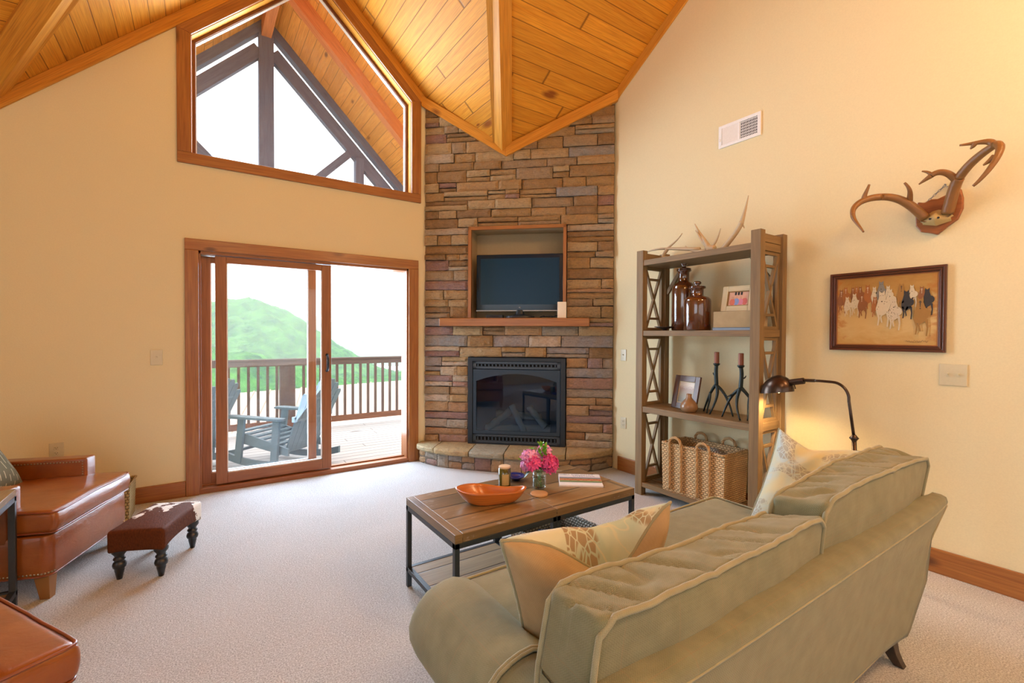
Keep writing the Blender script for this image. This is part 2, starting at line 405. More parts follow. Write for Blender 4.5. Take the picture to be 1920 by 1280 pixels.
# valley boards: two boards meeting in a downward edge
def valley(sgn,name):
    b=MB(); xe=VXR if sgn>0 else VXL
    e=lambda t:V((XR+(xe-XR)*t,YJ+(YA-YJ)*t,0))
    def up(p,w,side,dz):
        # point at horizontal distance w from the valley, on its slope
        d=(e(1)-e(0)).normalized(); n=V((d.y,-d.x,0))*sgn   # points towards the right wall side / left
        q=p+n*w*side
        z=max(cA(q.x),cB(q.y)) if side else cA(p.x)
        return V((q.x,q.y,z-dz))
    for side in (1,-1):
        t0,t1=-.0,1.0
        W=.105
        a0,a1=up(e(t0),0,0,.075),up(e(t1),0,0,.075); b0,b1=up(e(t0),W,side,.03),up(e(t1),W,side,.03)
        c0,c1=up(e(t0),W,side,-.02),up(e(t1),W,side,-.02); d0,d1=up(e(t0),0,0,-.02),up(e(t1),0,0,-.02)
        L=(a1-a0).length; o=random.uniform(0,9)
        vs=[a0,a1,b1,b0,c0,c1,d1,d0]
        b.add(vs,[(0,1,2,3),(3,2,5,4),(1,6,5,2),(0,3,4,7)],[[(o,0),(o+L,0),(o+L,.12),(o,.12)],[(o,0),(o+L,0),(o+L,.05),(o,.05)],[(0,0)]*4,[(0,0)]*4])
    struct(name,b,M['pine_trim'])
valley(1,'trim_3'); valley(-1,'trim_4')
# baseboards
b=MB(); b.box((XL,YA-.018,0),(-.088,YA,.135)); b.box((2.05,YA-.018,0),(2.13,YA,.135)); struct('baseboard_left',b,M['cedar'],bevel=.004)
b=MB(); b.box((XB-.018,YB,0),(XB,3.42,.145)); struct('baseboard_right',b,M['cedar'],bevel=.004)

# ------------------------------------------------------------------ gable window
w=sempty('window_1')
b=MB(); t=.024; y1=YA
b.box((-.135,y1-t,2.88),(2.08,y1,WZ)); 
def cs(pts,u): b.prism([(x,y1,z) for x,z in pts],(0,-t,0),u=u)
cs([(-.135,WZ),(WX0,WZ),(WX0,wtop(WX0)),(-.135,hA(-.135))],(0,0,1))
cs([(WX1,WZ),(2.08,WZ),(2.08,hA(2.08)),(WX1,wtop(WX1))],(0,0,1))
cs([(-.135,hA(-.135)),(WX0,wtop(WX0)),(XR,wtop(XR)),(XR,hA(XR))],(1,0,.94))
cs([(XR,hA(XR)),(XR,wtop(XR)),(WX1,wtop(WX1)),(2.08,hA(2.08))],(1,0,-.94))
obj('window_casing',b,M['cedar'],w,bevel=.004)
def ring(b,ya,yb,i0,i1,mat=0):
    """five-sided frame ring between insets i0 and i1 (metres) from the opening"""
    def poly(i):
        k=i*math.sqrt(1+.94**2)
        return [(WX0+i,WZ+i),(WX1-i,WZ+i),(WX1-i,wtop(WX1-i)-k),(XR,wtop(XR)-k),(WX0+i,wtop(WX0+i)-k)]
    A,B=poly(i0),poly(i1)
    for k in range(5):
        a,a2,c2,c=A[k],A[(k+1)%5],B[(k+1)%5],B[k]
        b.prism([(a[0],ya,a[1]),(a2[0],ya,a2[1]),(c2[0],ya,c2[1]),(c[0],ya,c[1])],(0,yb-ya,0),u=(a2[0]-a[0],0,a2[1]-a[1]))
b=MB(); ring(b,YA,YA+.11,-.012,.004); obj('window_jamb',b,M['pine_trim'],w)
b=MB(); ring(b,YA+.085,YA+.15,.004,.03); obj('window_frame',b,M['cedar_dark'],w,bevel=.003)
b=MB(); ring(b,YA+.10,YA+.14,.03,.036); obj('glazing_bead',b,M['white'],w)
b=MB(); yg=YA+.12
b.prism([(WX0+.03,yg,WZ+.03),(WX1-.03,yg,WZ+.03),(WX1-.03,yg,wtop(WX1)-.03),(XR,yg,wtop(XR)-.05),(WX0+.03,yg,wtop(WX0)-.03)],(0,.005,0)); obj('window_glass',b,M['glass'],w)

# ------------------------------------------------------------------ sliding door
d=sempty('door_1')
b=MB(); t=.024
b.box((-.087,YA-t,0),(DX0,YA,2.14)); b.box((DX1,YA-t,0),(2.05,YA,2.14)); b.box((-.087,YA-t,2.14),(2.05,YA,2.238))
obj('door_casing',b,M['cedar'],d,bevel=.004)
b=MB()
b.box((DX0-.01,YA,0),(DX0+.018,YA+.16,DZ)); b.box((DX1-.018,YA,0),(DX1+.01,YA+.16,DZ)); b.box((DX0,YA,DZ-.03),(DX1,YA+.16,DZ+.01))
obj('door_jamb',b,M['sash'],d,bevel=.002)
b=MB(); b.box((DX0,YA-.012,0),(DX1,YA+.17,.045)); b.box((DX0,YA+.075,.045),(DX1,YA+.085,.06)); obj('door_sill',b,M['sash'],d,bevel=.003)
def panel(x0,x1,yc,st,m,hasglass=True,nm='sliding_panel'):
    b=MB(); z0,z1=.055,DZ-.035; t=.022
    b.box((x0,yc-t,z0),(x0+st,yc+t,z1)); b.box((x1-st,yc-t,z0),(x1,yc+t,z1))
    b.box((x0+st,yc-t,z0),(x1-st,yc+t,z0+.095)); b.box((x0+st,yc-t,z1-.06),(x1-st,yc+t,z1))
    p=obj(nm,b,m,d,bevel=.003)
    b=MB(); 
    for a in ((x0+st,z0+.095,x0+st+.008,z1-.06),(x1-st-.008,z0+.095,x1-st,z1-.06)): b.box((a[0],yc-.012,a[1]),(a[2],yc+.012,a[3]))
    b.box((x0+st,yc-.012,z0+.095),(x1-st,yc+.012,z0+.105)); obj('glazing_strip',b,M['white'],p)
    b=MB(); b.box((x0+st,yc-.003,z0+.09),(x1-st,yc+.003,z1-.055)); obj('glass_pane',b,M['glass'],p)
    return p
pn=panel(.135,1.128,YA+.045,.088,M['sash'])
pf=panel(.03,.998,YA+.115,.072,M['sash'],nm='fixed_panel')
b=MB(); hx=1.085; yy=YA+.023
pts=[(hx,yy,1.205),(hx,yy-.03,1.2),(hx,yy-.045,1.17),(hx,yy-.048,1.125),(hx,yy-.045,1.08),(hx,yy-.03,1.05),(hx,yy,1.045)]
b.tube(pts,[.009,.008,.009,.01,.009,.008,.009],8,sx=1.4); 
for z in (1.205,1.045): b.tube([(hx,yy,z),(hx,yy-.008,z)],.014,10)
b.box((hx-.02,yy+.035,1.04),(hx+.02,yy+.07,1.2))
h=obj('door_handle',b,M['black'],pn,smooth=True)
# strike plate on the open jamb
b=MB(); b.box((DX1-.021,YA+.03,1.06),(DX1-.018,YA+.06,1.2)); obj('strike_plate',b,plain('steel',(.5,.5,.5),.3,1),d)
# ------------------------------------------------------------------ wall plates
def plateB(name,y0,y1,z0,z1,kind,label,cat,wall='B',m='almond'):
    """wall plate; local x across, y out of the wall, z up"""
    W=abs(y1-y0); H=z1-z0
    r=thing(name,label,cat,(XB if wall=='B' else (y0+y1)/2, (y0+y1)/2 if wall=='B' else YA,(z0+z1)/2),PI/2*1 if wall=='B' else 0)
    # local -y is into the room on wall A; for wall B rotate so local -y -> -x
    if wall=='B': r.rotation_euler=(0,0,-PI/2)
    b=MB(); b.rbox((W/2,.0035,H/2),.003,6,M=TR(0,-.0035,0)); obj('cover_plate',b,M[m],r,smooth=True,merge=True)
    if kind=='toggle2' or kind=='toggle1':
        for dx in ((-.023,.023) if kind=='toggle2' else (0,)):
            b=MB(); b.box((dx-.006,-.009,-.012),(dx+.006,-.0072,.012)); b.box((dx-.004,-.022,.0),(dx+.004,-.008,.009)); obj('toggle',b,M[m],r,bevel=.001)
        b=MB()
        for dx in ((-.023,.023) if kind=='toggle2' else (0,)):
            for z in (-.03,.03): b=MB(); b.lathe([(.0,0),(.003,0),(.003,.0015),(0,.0015)],8,M=TR(dx,-.0072,z,rx=PI/2)); obj('plate_screw',b,M['almond'],r)
    if kind=='outlet':
        for z in (-.02,.02):
            b=MB(); b.rbox((.016,.002,.0135),.0018,6,M=TR(0,-.0085,z)); q=obj('receptacle',b,M[m],r,smooth=True,merge=True)
            b=MB(); b.box((-.0075,-.0112,z-.002),(-.0055,-.0104,z+.006)); b.box((.0055,-.0112,z-.002),(.0075,-.0104,z+.005)); b.box((-.002,-.0112,z-.009),(.002,-.0104,z-.005)); obj('socket_slots',b,M['dark'],q)
    return r
plateB('light_switch',.745,.868,1.13,1.257,'toggle2','almond double toggle switch plate on the wall under the horse picture','light switch')
plateB('light_switch',3.32,3.394,1.15,1.27,'toggle1','small almond single switch plate on the white wall between fireplace and bookshelf','light switch')
plateB('power_outlet',3.315,3.392,.445,.562,'outlet','almond power outlet low on the wall between stone fireplace and bookshelf','outlet')
plateB('light_switch',-.325,-.243,1.148,1.276,'toggle1','almond single switch plate on the cream wall left of the sliding door','light switch','A')
plateB('power_outlet',-.942,-.859,.455,.571,'outlet','almond power outlet on the wall just above the leather armchair arm','outlet','A')
# ------------------------------------------------------------------ air vent on the right wall
r=thing('air_vent','white metal air vent high on the right wall, half of it an open grid','vent',(XB,2.131,3.09)); r.rotation_euler=(0,0,-PI/2)
W,H=.356/2,.093
b=MB()
for a in ((-W,-H,-W+.028,H),(W-.028,-H,W,H),(-W+.028,-H,W-.028,-H+.025),(-W+.028,H-.025,W-.028,H),(-.008,-H+.025,.008,H-.025)):
    b.box((a[0],-.012,a[1]),(a[2],0,a[3]))
obj('vent_frame',b,M['white'],r,bevel=.002)
b=MB(); b.box((-W+.02,-.0015,-H+.02),(W-.02,-.0005,H-.02)); obj('duct_opening',b,M['dark'],r)
b=MB()
for k in range(12):
    x=-W+.034+k*.0117; b.box((-.0055,-.009,-H+.024),(.0055,-.0075,H-.024),TR(x,0,0,rz=.25))
obj('left_louvres',b,M['white'],r)
b=MB()
for k in range(11): x=.014+k*.0125; b.box((x-.0022,-.009,-H+.024),(x+.0022,-.0075,H-.024))
for k in range(6): z=-H+.04+k*.0225; b.box((.008,-.007,z-.002),(W-.028,-.006,z+.002))
obj('grid_bars',b,M['white'],r)
b=MB(); b.box((-W+.008,-.018,-.035),(-W+.016,-.012,-.015)); obj('damper_lever',b,M['white'],r)
# ------------------------------------------------------------------ stone corner fireplace
P1=V((2.141,4.917,0)); P2=V((3.67,3.50,0)); FD=(P2-P1).normalized(); FN=V((FD.y,-FD.x,0)); FL=(P2-P1).length
FM=Matrix(((FD.x,-FN.x,0,P1.x),(FD.y,-FN.y,0,P1.y),(0,0,1,0),(0,0,0,1)))   # local x = along, y = into the corner (-y towards the room), z up
FA=math.atan2(FD.y,FD.x)
fp=thing('fireplace','corner fireplace faced in stacked brown and grey stone with raised hearth','fireplace',P1,FA)
def ztop(s):
    p=P1+FD*s; return max(cA(p.x),cB(p.y))
def mk_stone(name,ground=False):
    m,nt,b=nodes(name); g=G(nt); at=g.n('ShaderNodeAttribute',attribute_name='Col'); oc=g.oc()
    a=g.noise(oc,9,5,.65,.4); f=g.noise(oc,60,4,.65); c2=g.noise(g.map(oc,(1,1,3)),22,4,.6)
    c=g.mix(g.ramp(a,[(.35,0.),(.7,1.)]),at.outputs['Color'],(.30,.19,.10),'MIX')
    c=g.mix(.45,at.outputs['Color'],c); c=g.mix(g.math('MULTIPLY',g.ramp(f,[(.3,0.),(.75,1.)]),.5),c,g.mix(1.0,c,(1.7,1.65,1.55),'MULTIPLY'))
    c=g.mix(g.math('MULTIPLY',g.ramp(c2,[(.5,0.),(.75,1.)]),.45),c,(.10,.075,.06))
    g.l(c,b.inputs['Base Color']); b.inputs['Roughness'].default_value=.72; b.inputs['Specular IOR Level'].default_value=.35
    g.bump(g.math('ADD',g.math('MULTIPLY',a,1.2),g.math('ADD',g.math('MULTIPLY',f,.4),c2)),.9,.012,b); return m
M['stone']=mk_stone('ledge_stone')
M['mortar']=plain('mortar',(.035,.03,.028),.95,bump=.4)
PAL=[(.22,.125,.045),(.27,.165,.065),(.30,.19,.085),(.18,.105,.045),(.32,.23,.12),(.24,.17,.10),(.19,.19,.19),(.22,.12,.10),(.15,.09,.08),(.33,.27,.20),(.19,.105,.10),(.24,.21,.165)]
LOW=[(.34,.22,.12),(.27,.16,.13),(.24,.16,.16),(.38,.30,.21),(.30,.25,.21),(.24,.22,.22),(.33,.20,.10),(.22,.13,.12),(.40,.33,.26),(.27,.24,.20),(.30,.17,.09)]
HOLES=[(.505,1.60,1.592,2.60),(.505,.20,1.592,1.168)]
def stone(b,x0,x1,z0,z1,dep,col,rng):
    g=.0035; x0+=g;x1-=g;z0+=g;z1-=g
    nx=max(3,int((x1-x0)/.03)); nz_=max(3,int((z1-z0)/.02))
    sd=rng.uniform(0,100); j=[rng.uniform(-.004,.004) for _ in range(4)]
    front=[]
    for a in range(nz_+1):
        for c in range(nx+1):
            u=c/nx; v=a/nz_; x=x0+(x1-x0)*u; z=z0+(z1-z0)*v+ (j[0]*(1-u)+j[1]*u)*(v>.99)+(j[2]*(1-u)+j[3]*u)*(v<.01)
            ex=min(u,1-u)*(x1-x0); ez=min(v,1-v)*(z1-z0); e=min(1,min(ex,ez)/.011)
            r=.011*(1-math.sqrt(max(0,1-(1-e)**2)))
            n=nz((x,z,sd),14)*.006+nz((x,z,sd),40)*.003
            xx=x+(nz((z,sd,0),25)*.004 if u in (0,1) else 0); zz=z+(nz((x,sd,3),18)*.004 if v in (0,1) else 0)
            front.append(V((xx,-dep+r-n,zz)))
    w=nx+1; fs=[]
    for a in range(nz_):
        for c in range(nx): k=a*w+c; fs.append((k,k+1,k+w+1,k+w))
    o=len(front); per=[c for c in range(w)]+[a*w+nx for a in range(1,nz_+1)]+[nz_*w+c for c in range(nx-1,-1,-1)]+[a*w for a in range(nz_-1,0,-1)]
    vs=front+[V((front[i].x,.0,front[i].z)) for i in per]
    for k in range(len(per)):
        k2=(k+1)%len(per); fs.append((per[k2],per[k],o+k,o+k2))
    b.add(vs,fs,None,col=col)
rng=random.Random(11)
b=MB(); z=.02
def clear(x0,x1,z0,z1):
    segs=[(x0,x1)]
    for hx0,hz0,hx1,hz1 in HOLES:
        if z1<=hz0+.012 or z0>=hz1-.012: continue
        out=[]
        for a,c in segs:
            if c<=hx0 or a>=hx1: out.append((a,c)); continue
            if a<hx0: out.append((a,hx0))
            if c>hx1: out.append((hx1,c))
        segs=out
    return segs
while z<4.05:
    h=rng.choice([.065,.08,.09,.1,.105,.115,.125])
    z1=z+h
    for e in (1.168,1.60,2.60):
        if z<e-.001 and z1>e-.05: z1=e if e-z<.15 else z1
    for (sa,sc) in clear(0,FL,z,z1):
        x=sa
        while x<sc-.001:
            L=rng.uniform(.13,.50)
            if sc-(x+L)<.10: L=sc-x
            xe=x+L
            if ztop((x+xe)/2)>z-.1 or True:
                if min(ztop(x),ztop(xe))>z or max(ztop(x),ztop(xe))>z:
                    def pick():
                        t=(z-1.2)/2.0+rng.uniform(-.35,.35)  # browner picks higher up put the ceiling's warm bounce into stone colour
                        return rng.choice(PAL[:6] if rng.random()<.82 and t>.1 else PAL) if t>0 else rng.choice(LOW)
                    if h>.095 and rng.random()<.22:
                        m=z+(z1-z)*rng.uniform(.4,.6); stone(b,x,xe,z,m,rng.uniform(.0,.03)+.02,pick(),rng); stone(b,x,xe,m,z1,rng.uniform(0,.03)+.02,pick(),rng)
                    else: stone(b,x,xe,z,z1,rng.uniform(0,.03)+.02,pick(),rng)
            x=xe
    z=z1
# trim anything above the ceiling slopes
for i,p in enumerate(b.v):
    zt=ztop(max(0,min(FL,p.x)))-.004
    if p.z>zt: b.v[i]=V((p.x,p.y,zt))
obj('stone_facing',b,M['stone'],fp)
# backing wall with the two openings
b=MB()
for x0,x1,z0,z1 in ((0,.505,0,4.2),(1.592,FL,0,4.2),(.505,1.592,0,.2),(.505,1.592,1.168,1.6),(.505,1.592,2.6,4.2)):
    pts=[(x0,0,z0),(x1,0,z0)]
    if z1>4: pts+=[(x1,0,ztop(x1)-.01)]+([(.93,0,ztop(.93)-.01)] if x0<.93<x1 else [])+[(x0,0,ztop(x0)-.01)]
    else: pts+=[(x1,0,z1),(x0,0,z1)]
    b.prism(pts,(0,.03,0))
obj('backing_wall',b,M['mortar'],fp)
# ceiling moulding following the two slopes over the stone
b=MB(); sm=.925
for s0,s1 in ((-.03,sm),(sm,FL+.03)):
    b.prism([(s0,-.055,ztop(s0)-.12),(s1,-.055,ztop(s1)-.12),(s1,-.055,ztop(s1)+.0),(s0,-.055,ztop(s0)+.0)],(0,.05,0),u=(s1-s0,0,ztop(s1)-ztop(s0)))
for i,p in enumerate(b.v): b.v[i]=FM@p
struct('trim_5',b,M['pine_trim'],bevel=.004)
# niche
b=MB(); x0,x1,z0,z1=.515,1.582,1.60,2.595; D=.34
for q in (((x0,-.005,z0),(x0+.004,D,z1)),((x1-.004,-.005,z0),(x1,D,z1)),((x0,-.005,z1-.004),(x1,D,z1)),((x0,D,z0),(x1,D+.01,z1)),((x0,-.005,z0-.004),(x1,D,z0))): b.box(*q)
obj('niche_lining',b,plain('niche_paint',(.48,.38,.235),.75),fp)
b=MB(); 
for q in (((x0-.005,-.062,z0),(x0+.03,-.02,z1)),((x1-.03,-.062,z0),(x1+.005,-.02,z1)),((x0-.005,-.062,z1-.03),(x1+.005,-.02,z1+.005))): b.box(*q)
obj('niche_frame',b,M['cedar'],fp,bevel=.002)
# mantel shelf
b=MB(); b.box((.205,-.14,1.508),(1.835,.0,1.597)); obj('mantel_shelf',b,M['cedar'],fp,bevel=.008)
# hearth
def outline(pts,n=6):
    out=[]
    for i in range(len(pts)-1):
        for k in range(n): out.append(V(pts[i]).lerp(V(pts[i+1]),k/n))
    out.append(V(pts[-1])); return out
top=[(-.03,0),(-.02,.19),(.10,.27),(.24,.345),(.42,.385),(.62,.41),(.85,.44),(1.05,.445),(1.25,.43),(1.45,.40),(1.64,.345),(1.82,.27),(1.97,.17),(2.07,.06),(2.09,0)]
base=[(x if 0<x<2 else x,max(0,y-.055)) for x,y in top]
# slabs
cuts=[-.04,.2,.605,.98,1.60,2.10]; H0,H1=.15,.21
def yat(x,L):
    for i in range(len(L)-1):
        if L[i][0]<=x<=L[i+1][0] and L[i+1][0]>L[i][0]:
            t=(x-L[i][0])/(L[i+1][0]-L[i][0]); return L[i][1]+(L[i+1][1]-L[i][1])*t
    return 0
cols=[(.36,.30,.17),(.35,.25,.12),(.27,.26,.20),(.33,.25,.13),(.36,.25,.12)]
for i in range(5):
    b=MB(); a,c=cuts[i]+.005,cuts[i+1]-.005
    nn=14; vs=[];fs=[]
    rows=[]
    for k in range(nn+1):
        x=a+(c-a)*k/nn; yf=yat(x,top) 
        if i==0: yf=max(yf,.19 if x<.0 else yf)
        e=min(1,min(k,nn-k)/1.2); yf=yf-(.012*(1-e))+nz((x,0,i),9)*.012
        sk=.02*(1 if i!=2 else -1)
        pr=[]
        for m_ in range(7):
            y=yf*m_/6; pr.append(V((x,-y,H1-(.004 if m_==6 else 0)+nz((x,y,i),6)*.004)))
        pr+= [V((x,-yf-.006+nz((x,2,i),20)*.006,H1-.018)),V((x,-yf-.004+nz((x,5,i),20)*.006,H0+.015)),V((x,-yf+.012,H0)),V((x,0,H0))]
        rows.append(pr)
    w=len(rows[0]); vs=[p for r_ in rows for p in r_]
    for k in range(nn):
        for m_ in range(w-1):
            q=k*w+m_; fs.append((q,q+1,q+w+1,q+w))
    fs+= [list(range(w)), list(range(nn*w,nn*w+w))[::-1]]
    b.add(vs,fs,None,col=cols[i]); obj('hearth_slab',b,M['stone'],fp)
# hearth base stones
b=MB(); 
per=outline([(x,-y,0) for x,y in base],8)
L=[0]
for i in range(1,len(per)): L.append(L[-1]+(per[i]-per[i-1]).length)
def at(s):
    s=max(0,min(L[-1]-1e-4,s))
    for i in range(len(L)-1):
        if L[i]<=s<=L[i+1]:
            t=(s-L[i])/(L[i+1]-L[i]+1e-9); p=per[i].lerp(per[i+1],t); d_=(per[i+1]-per[i]).normalized(); return p,V((d_.y,-d_.x,0))
x=0
while x<L[-1]-.01:
    w_=min(rng.uniform(.13,.24),L[-1]-x); 
    if L[-1]-(x+w_)<.09: w_=L[-1]-x
    rows_=[(0.0,.148)] if rng.random()<.6 else [(0,.072),(.075,.148)]
    for z0,z1 in rows_:
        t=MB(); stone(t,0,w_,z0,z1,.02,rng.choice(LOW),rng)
        for k,p in enumerate(t.v):
            q,n_=at(x+p.x); out=-p.y
            t.v[k]=V((q.x,q.y,p.z))+(n_*(1 if n_.y<0 else 1))*(out-.02)
        b.add(t.v,t.f,None,col=t.col[0])
    x+=w_
b.prism([(p.x,p.y+.012,0) for p in per],(0,0,.149),col=(.05,.045,.04))
obj('hearth_base',b,M['stone'],fp)
# gas firebox insert
fb=thing('gas_fireplace_insert','black gas fireplace insert with arched glass front and scrollwork vents','fireplace insert',P1,FA)
x0,x1,z0,z1=.512,1.585,.212,1.164
b=MB(); yF=-.058
for q in (((x0,yF,z0),(x0+.052,-.01,z1)),((x1-.052,yF,z0),(x1,-.01,z1)),((x0+.052,yF,z1-.04),(x1-.052,-.01,z1)),((x0+.052,yF,z0),(x1-.052,-.01,z0+.012))): b.box(*q)
obj('surround',b,M['black'],fb,bevel=.002)
b=MB()
for q in (((x0,-.01,z0),(x0+.01,.36,z1)),((x1-.01,-.01,z0),(x1,.36,z1)),((x0,-.01,z1-.01),(x1,.36,z1)),((x0,-.01,z0),(x1,.36,z0+.01)),((x0,.35,z0),(x1,.36,z1))): b.box(*q)
obj('firebox_liner',b,plain('firebox_liner',(.03,.06,.10),.7),fb)
M['grille']=plain('slate_grille',(.05,.07,.095),.4,.2)
def grille(za,zb):
    b=MB(); xa,xb=x0+.056,x1-.056; y=yF+.008
    for q in (((xa,y,za),(xa+.035,y+.012,zb)),((xb-.035,y,za),(xb,y+.012,zb)),((xa,y,za),(xb,y+.012,za+.018)),((xa,y,zb-.018),(xb,y+.012,zb))): b.box(*q)
    n=22; w_=(xb-xa-.07)/n; zc=(za+zb)/2; hh=(zb-za)/2-.02
    for k in range(n+1):
        xc=xa+.035+w_*k
        for sg in (1,-1):
            pts=[(xc+sg*w_*.62*cos(t),y+.006,zc+hh*sin(t)) for t in [PI*(-.5+i/8) for i in range(9)]]
            pts=[p for p in pts if xa+.033<p[0]<xb-.033]
            if len(pts)>2: b.tube(pts,.0046,4)
    obj('vent_grille',b,M['grille'],fb)
grille(z1-.122,z1-.045); grille(z0+.015,z0+.105)
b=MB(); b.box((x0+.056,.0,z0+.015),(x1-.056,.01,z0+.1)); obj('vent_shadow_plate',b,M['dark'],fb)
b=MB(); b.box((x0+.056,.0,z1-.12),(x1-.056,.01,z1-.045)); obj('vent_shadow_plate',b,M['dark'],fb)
# arched door frame
fx0,fx1,fz0,fz1=x0+.058,x1-.058,z0+.112,z1-.13
b=MB(); y=yF+.004; n=20
gx0,gx1=fx0+.035,fx1-.035
def arch(x): 
    t=(x-(gx0+gx1)/2)/((gx1-gx0)/2); return fz1-.045-.085*t*t
b.box((fx0,y,fz0),(gx0,y+.02,fz1)); b.box((gx1,y,fz0),(fx1,y+.02,fz1)); b.box((gx0,y,fz0),(gx1,y+.02,fz0+.035))
for k in range(n):
    a=gx0+(gx1-gx0)*k/n; c=gx0+(gx1-gx0)*(k+1)/n
    b.prism([(a,y,arch(a)),(c,y,arch(c)),(c,y,fz1),(a,y,fz1)],(0,.02,0))
dr=obj('firebox_door',b,plain('gunmetal',(.02,.038,.062),.4,.2),fb)
b=MB(); b.box((gx0-.01,y+.012,fz0+.02),(gx1+.01,y+.016,fz1-.02)); obj('firebox_glass',b,glass('firebox_glass',(.55,.68,.82),1.0),dr)
# mesh screen and logs
M['log']=plain('ceramic_log',(.34,.27,.20),.85,bump=1.0,bs=40)
def log(a,c,r,nm='gas_log'):
    b=MB(); a=V(a);c=V(c); n=10; pts=[a.lerp(c,i/n)+V((nz(a,3,i)*.012,nz(c,4,i)*.012,nz(a,5,i)*.012)) for i in range(n+1)]
    b.tube(pts,[r*(1+.25*nz((i,0,a.x),1.3)) for i in range(n+1)],10); obj(nm,b,M['log'],fb,smooth=True)
log((.70,.12,z0+.14),(.95,.16,z0+.34),.04); log((.98,.08,z0+.42),(1.12,.10,z0+.12),.033); log((1.17,.12,z0+.40),(1.36,.08,z0+.18),.036); log((.66,.2,z0+.12),(1.4,.2,z0+.14),.045); log((.78,.22,z0+.3),(1.3,.24,z0+.26),.04)
b=MB(); 
for k in range(9):
    x=.68+k*.09; b.tube([(x,.05,z0+.06),(x,.27,z0+.06)],.008,6)
b.box((.66,.04,z0+.01),(1.43,.06,z0+.07)); obj('log_grate',b,M['black'],fb)
# television in the niche
tv=thing('television','flat black television standing in the niche above the mantel','television',FM@V((1.075,.06,1.6)),FA)
b=MB(); b.rbox((.49,.035,.315),.012,8,M=TR(0,0,.39)); obj('tv_housing',b,plain('gloss_black',(.004,.018,.04),.2,coat=.15,spec=.3),tv,smooth=True,merge=True)
b=MB(); b.box((-.44,-.0375,.15),(.435,-.0352,.66)); obj('screen',b,plain('tv_screen',(.005,.036,.08),.28,spec=.2),tv)
b=MB(); b.box((-.49,-.0385,.076),(.49,-.034,.088)); obj('silver_strip',b,plain('silver_trim',(.25,.23,.21),.35,.8),tv)
b=MB(); b.tube([(-.012,-.0365,.112),(.0,-.0368,.118),(.012,-.0368,.121)],[.002,.004,.002],6); b.tube([(-.004,-.0365,.108),(.012,-.0365,.111)],[.001,.002],6); obj('brand_mark',b,plain('chrome',(.8,.8,.8),.2,1),tv)
for sx_ in (-1,1):
    b=MB(); b.tube([(sx_*.47,-.036,.30+.012*i) for i in range(14)],[.004+.008*sin(PI*i/13) for i in range(14)],8,sx=.4); obj('side_inlay',b,M['dark'],tv,smooth=True)
b=MB(); b.lathe([(0,0),(.165,0),(.16,.022),(.05,.04),(.04,.09),(0,.09)],28,M=Matrix.Diagonal((1,.72,1,1))@TR(0,-.03,0)); obj('tv_stand',b,M['black'],tv,smooth=False,bevel=.002)
# white box on mantel, cable box, cables
c=thing('white_card_box','small blank white box standing on the right end of the mantel','box',FM@V((1.545,-.10,1.597)),FA)
b=MB(); b.rbox((.047,.012,.085),.003,5,M=TR(0,0,.085)); obj('box_body',b,plain('warm_white_card',(.80,.72,.60),.6),c,smooth=True,merge=True)
c=thing('cable_box','small black cable box lying left of the television stand','cable box',FM@V((.80,.04,1.6)),FA)
b=MB(); b.box((-.09,-.06,0),(.09,.06,.035)); obj('case',b,M['black'],c,bevel=.003)
b=MB(); b.box((-.05,-.062,.012),(.05,-.06,.024)); obj('display_window',b,M['dark'],c)
b=MB(); pts=[FM@V((1.30+.03*i+.02*sin(i*2.1),.02+.03*cos(i*1.7),1.612+.012*sin(i*1.3)**2)) for i in range(9)]
b.tube(pts,.005,6); tag(obj('cable',b,M['dark'],smooth=True),'loose black cable coiled on the mantel right of the television stand','cable')
# ------------------------------------------------------------------ sofa
M['sofa']=fabric('sofa_herringbone',(.18,.18,.095),(.265,.26,.15),sc=420,line=(.30,.21,.11),lsp=.17,bump=.6)
M['piping']=fabric('sofa_piping',(.27,.25,.145),(.36,.335,.21),sc=500,bump=.2)
M['darkwood']=wood('dark_leg_wood',(.05,.03,.02),(.03,.018,.012),(.01,.008,.006),rough=.35,knots=0)
sofa=thing('sofa','sage green two-cushion rolled-arm sofa seen from behind','sofa',(1.67,1.08,0))
SX,SY=1.67,1.08
def loc(p): return V((p[0]-SX,p[1]-SY,p[2]))
# back panel: rings from bottom to top
prof=[(.735,.135),(.70,.135),(.693,.16),(.665,.36),(.632,.54),(.603,.665),(.600,.69),(.607,.708),(.625,.716),(.655,.718),(.69,.714),(.712,.70),(.725,.67),(.75,.5),(.77,.135)]
def hw(z): return .845+.275*max(0,min(1,(z-.15)/.55))**1.05
b=MB(); rows=[]; n=40
for (y,z) in prof:
    h=hw(z); rows.append([loc((SX+h*(2*i/n-1)*1.0, y+ (.02*(abs(2*i/n-1))**6 if y<.66 else -.02*(abs(2*i/n-1))**6), z-.012*(abs(2*i/n-1))**8*(z>.6))) for i in range(n+1)])
w=n+1; vs=[p for r_ in rows for p in r_]; fs=[];uv=[]
for j in range(len(rows)-1):
    for i in range(n):
        a=j*w+i; fs.append((a,a+1,a+w+1,a+w)); uv.append([(vs[k].x,vs[k].z+vs[k].y) for k in fs[-1]])
e0=[j*w for j in range(len(rows))]; e1=[j*w+n for j in range(len(rows))]
fs.append(e0); uv.append([(vs[k].y,vs[k].z) for k in e0]); fs.append(e1[::-1]); uv.append([(vs[k].y,vs[k].z) for k in e1[::-1]])
b.add(vs,fs,uv); obj('backrest_frame',b,M['sofa'],sofa,smooth=True)
bk=[o for o in C.objects if o.name=='backrest_frame'][0]
b=MB(); b.tube([loc((SX+hw(.67)*t,.602+.02*abs(t)**6,.672)) for t in [(-1+i/12)*.985 for i in range(25)]],.0035,6); obj('top_seam',b,M['piping'],bk,smooth=True)
b=MB()
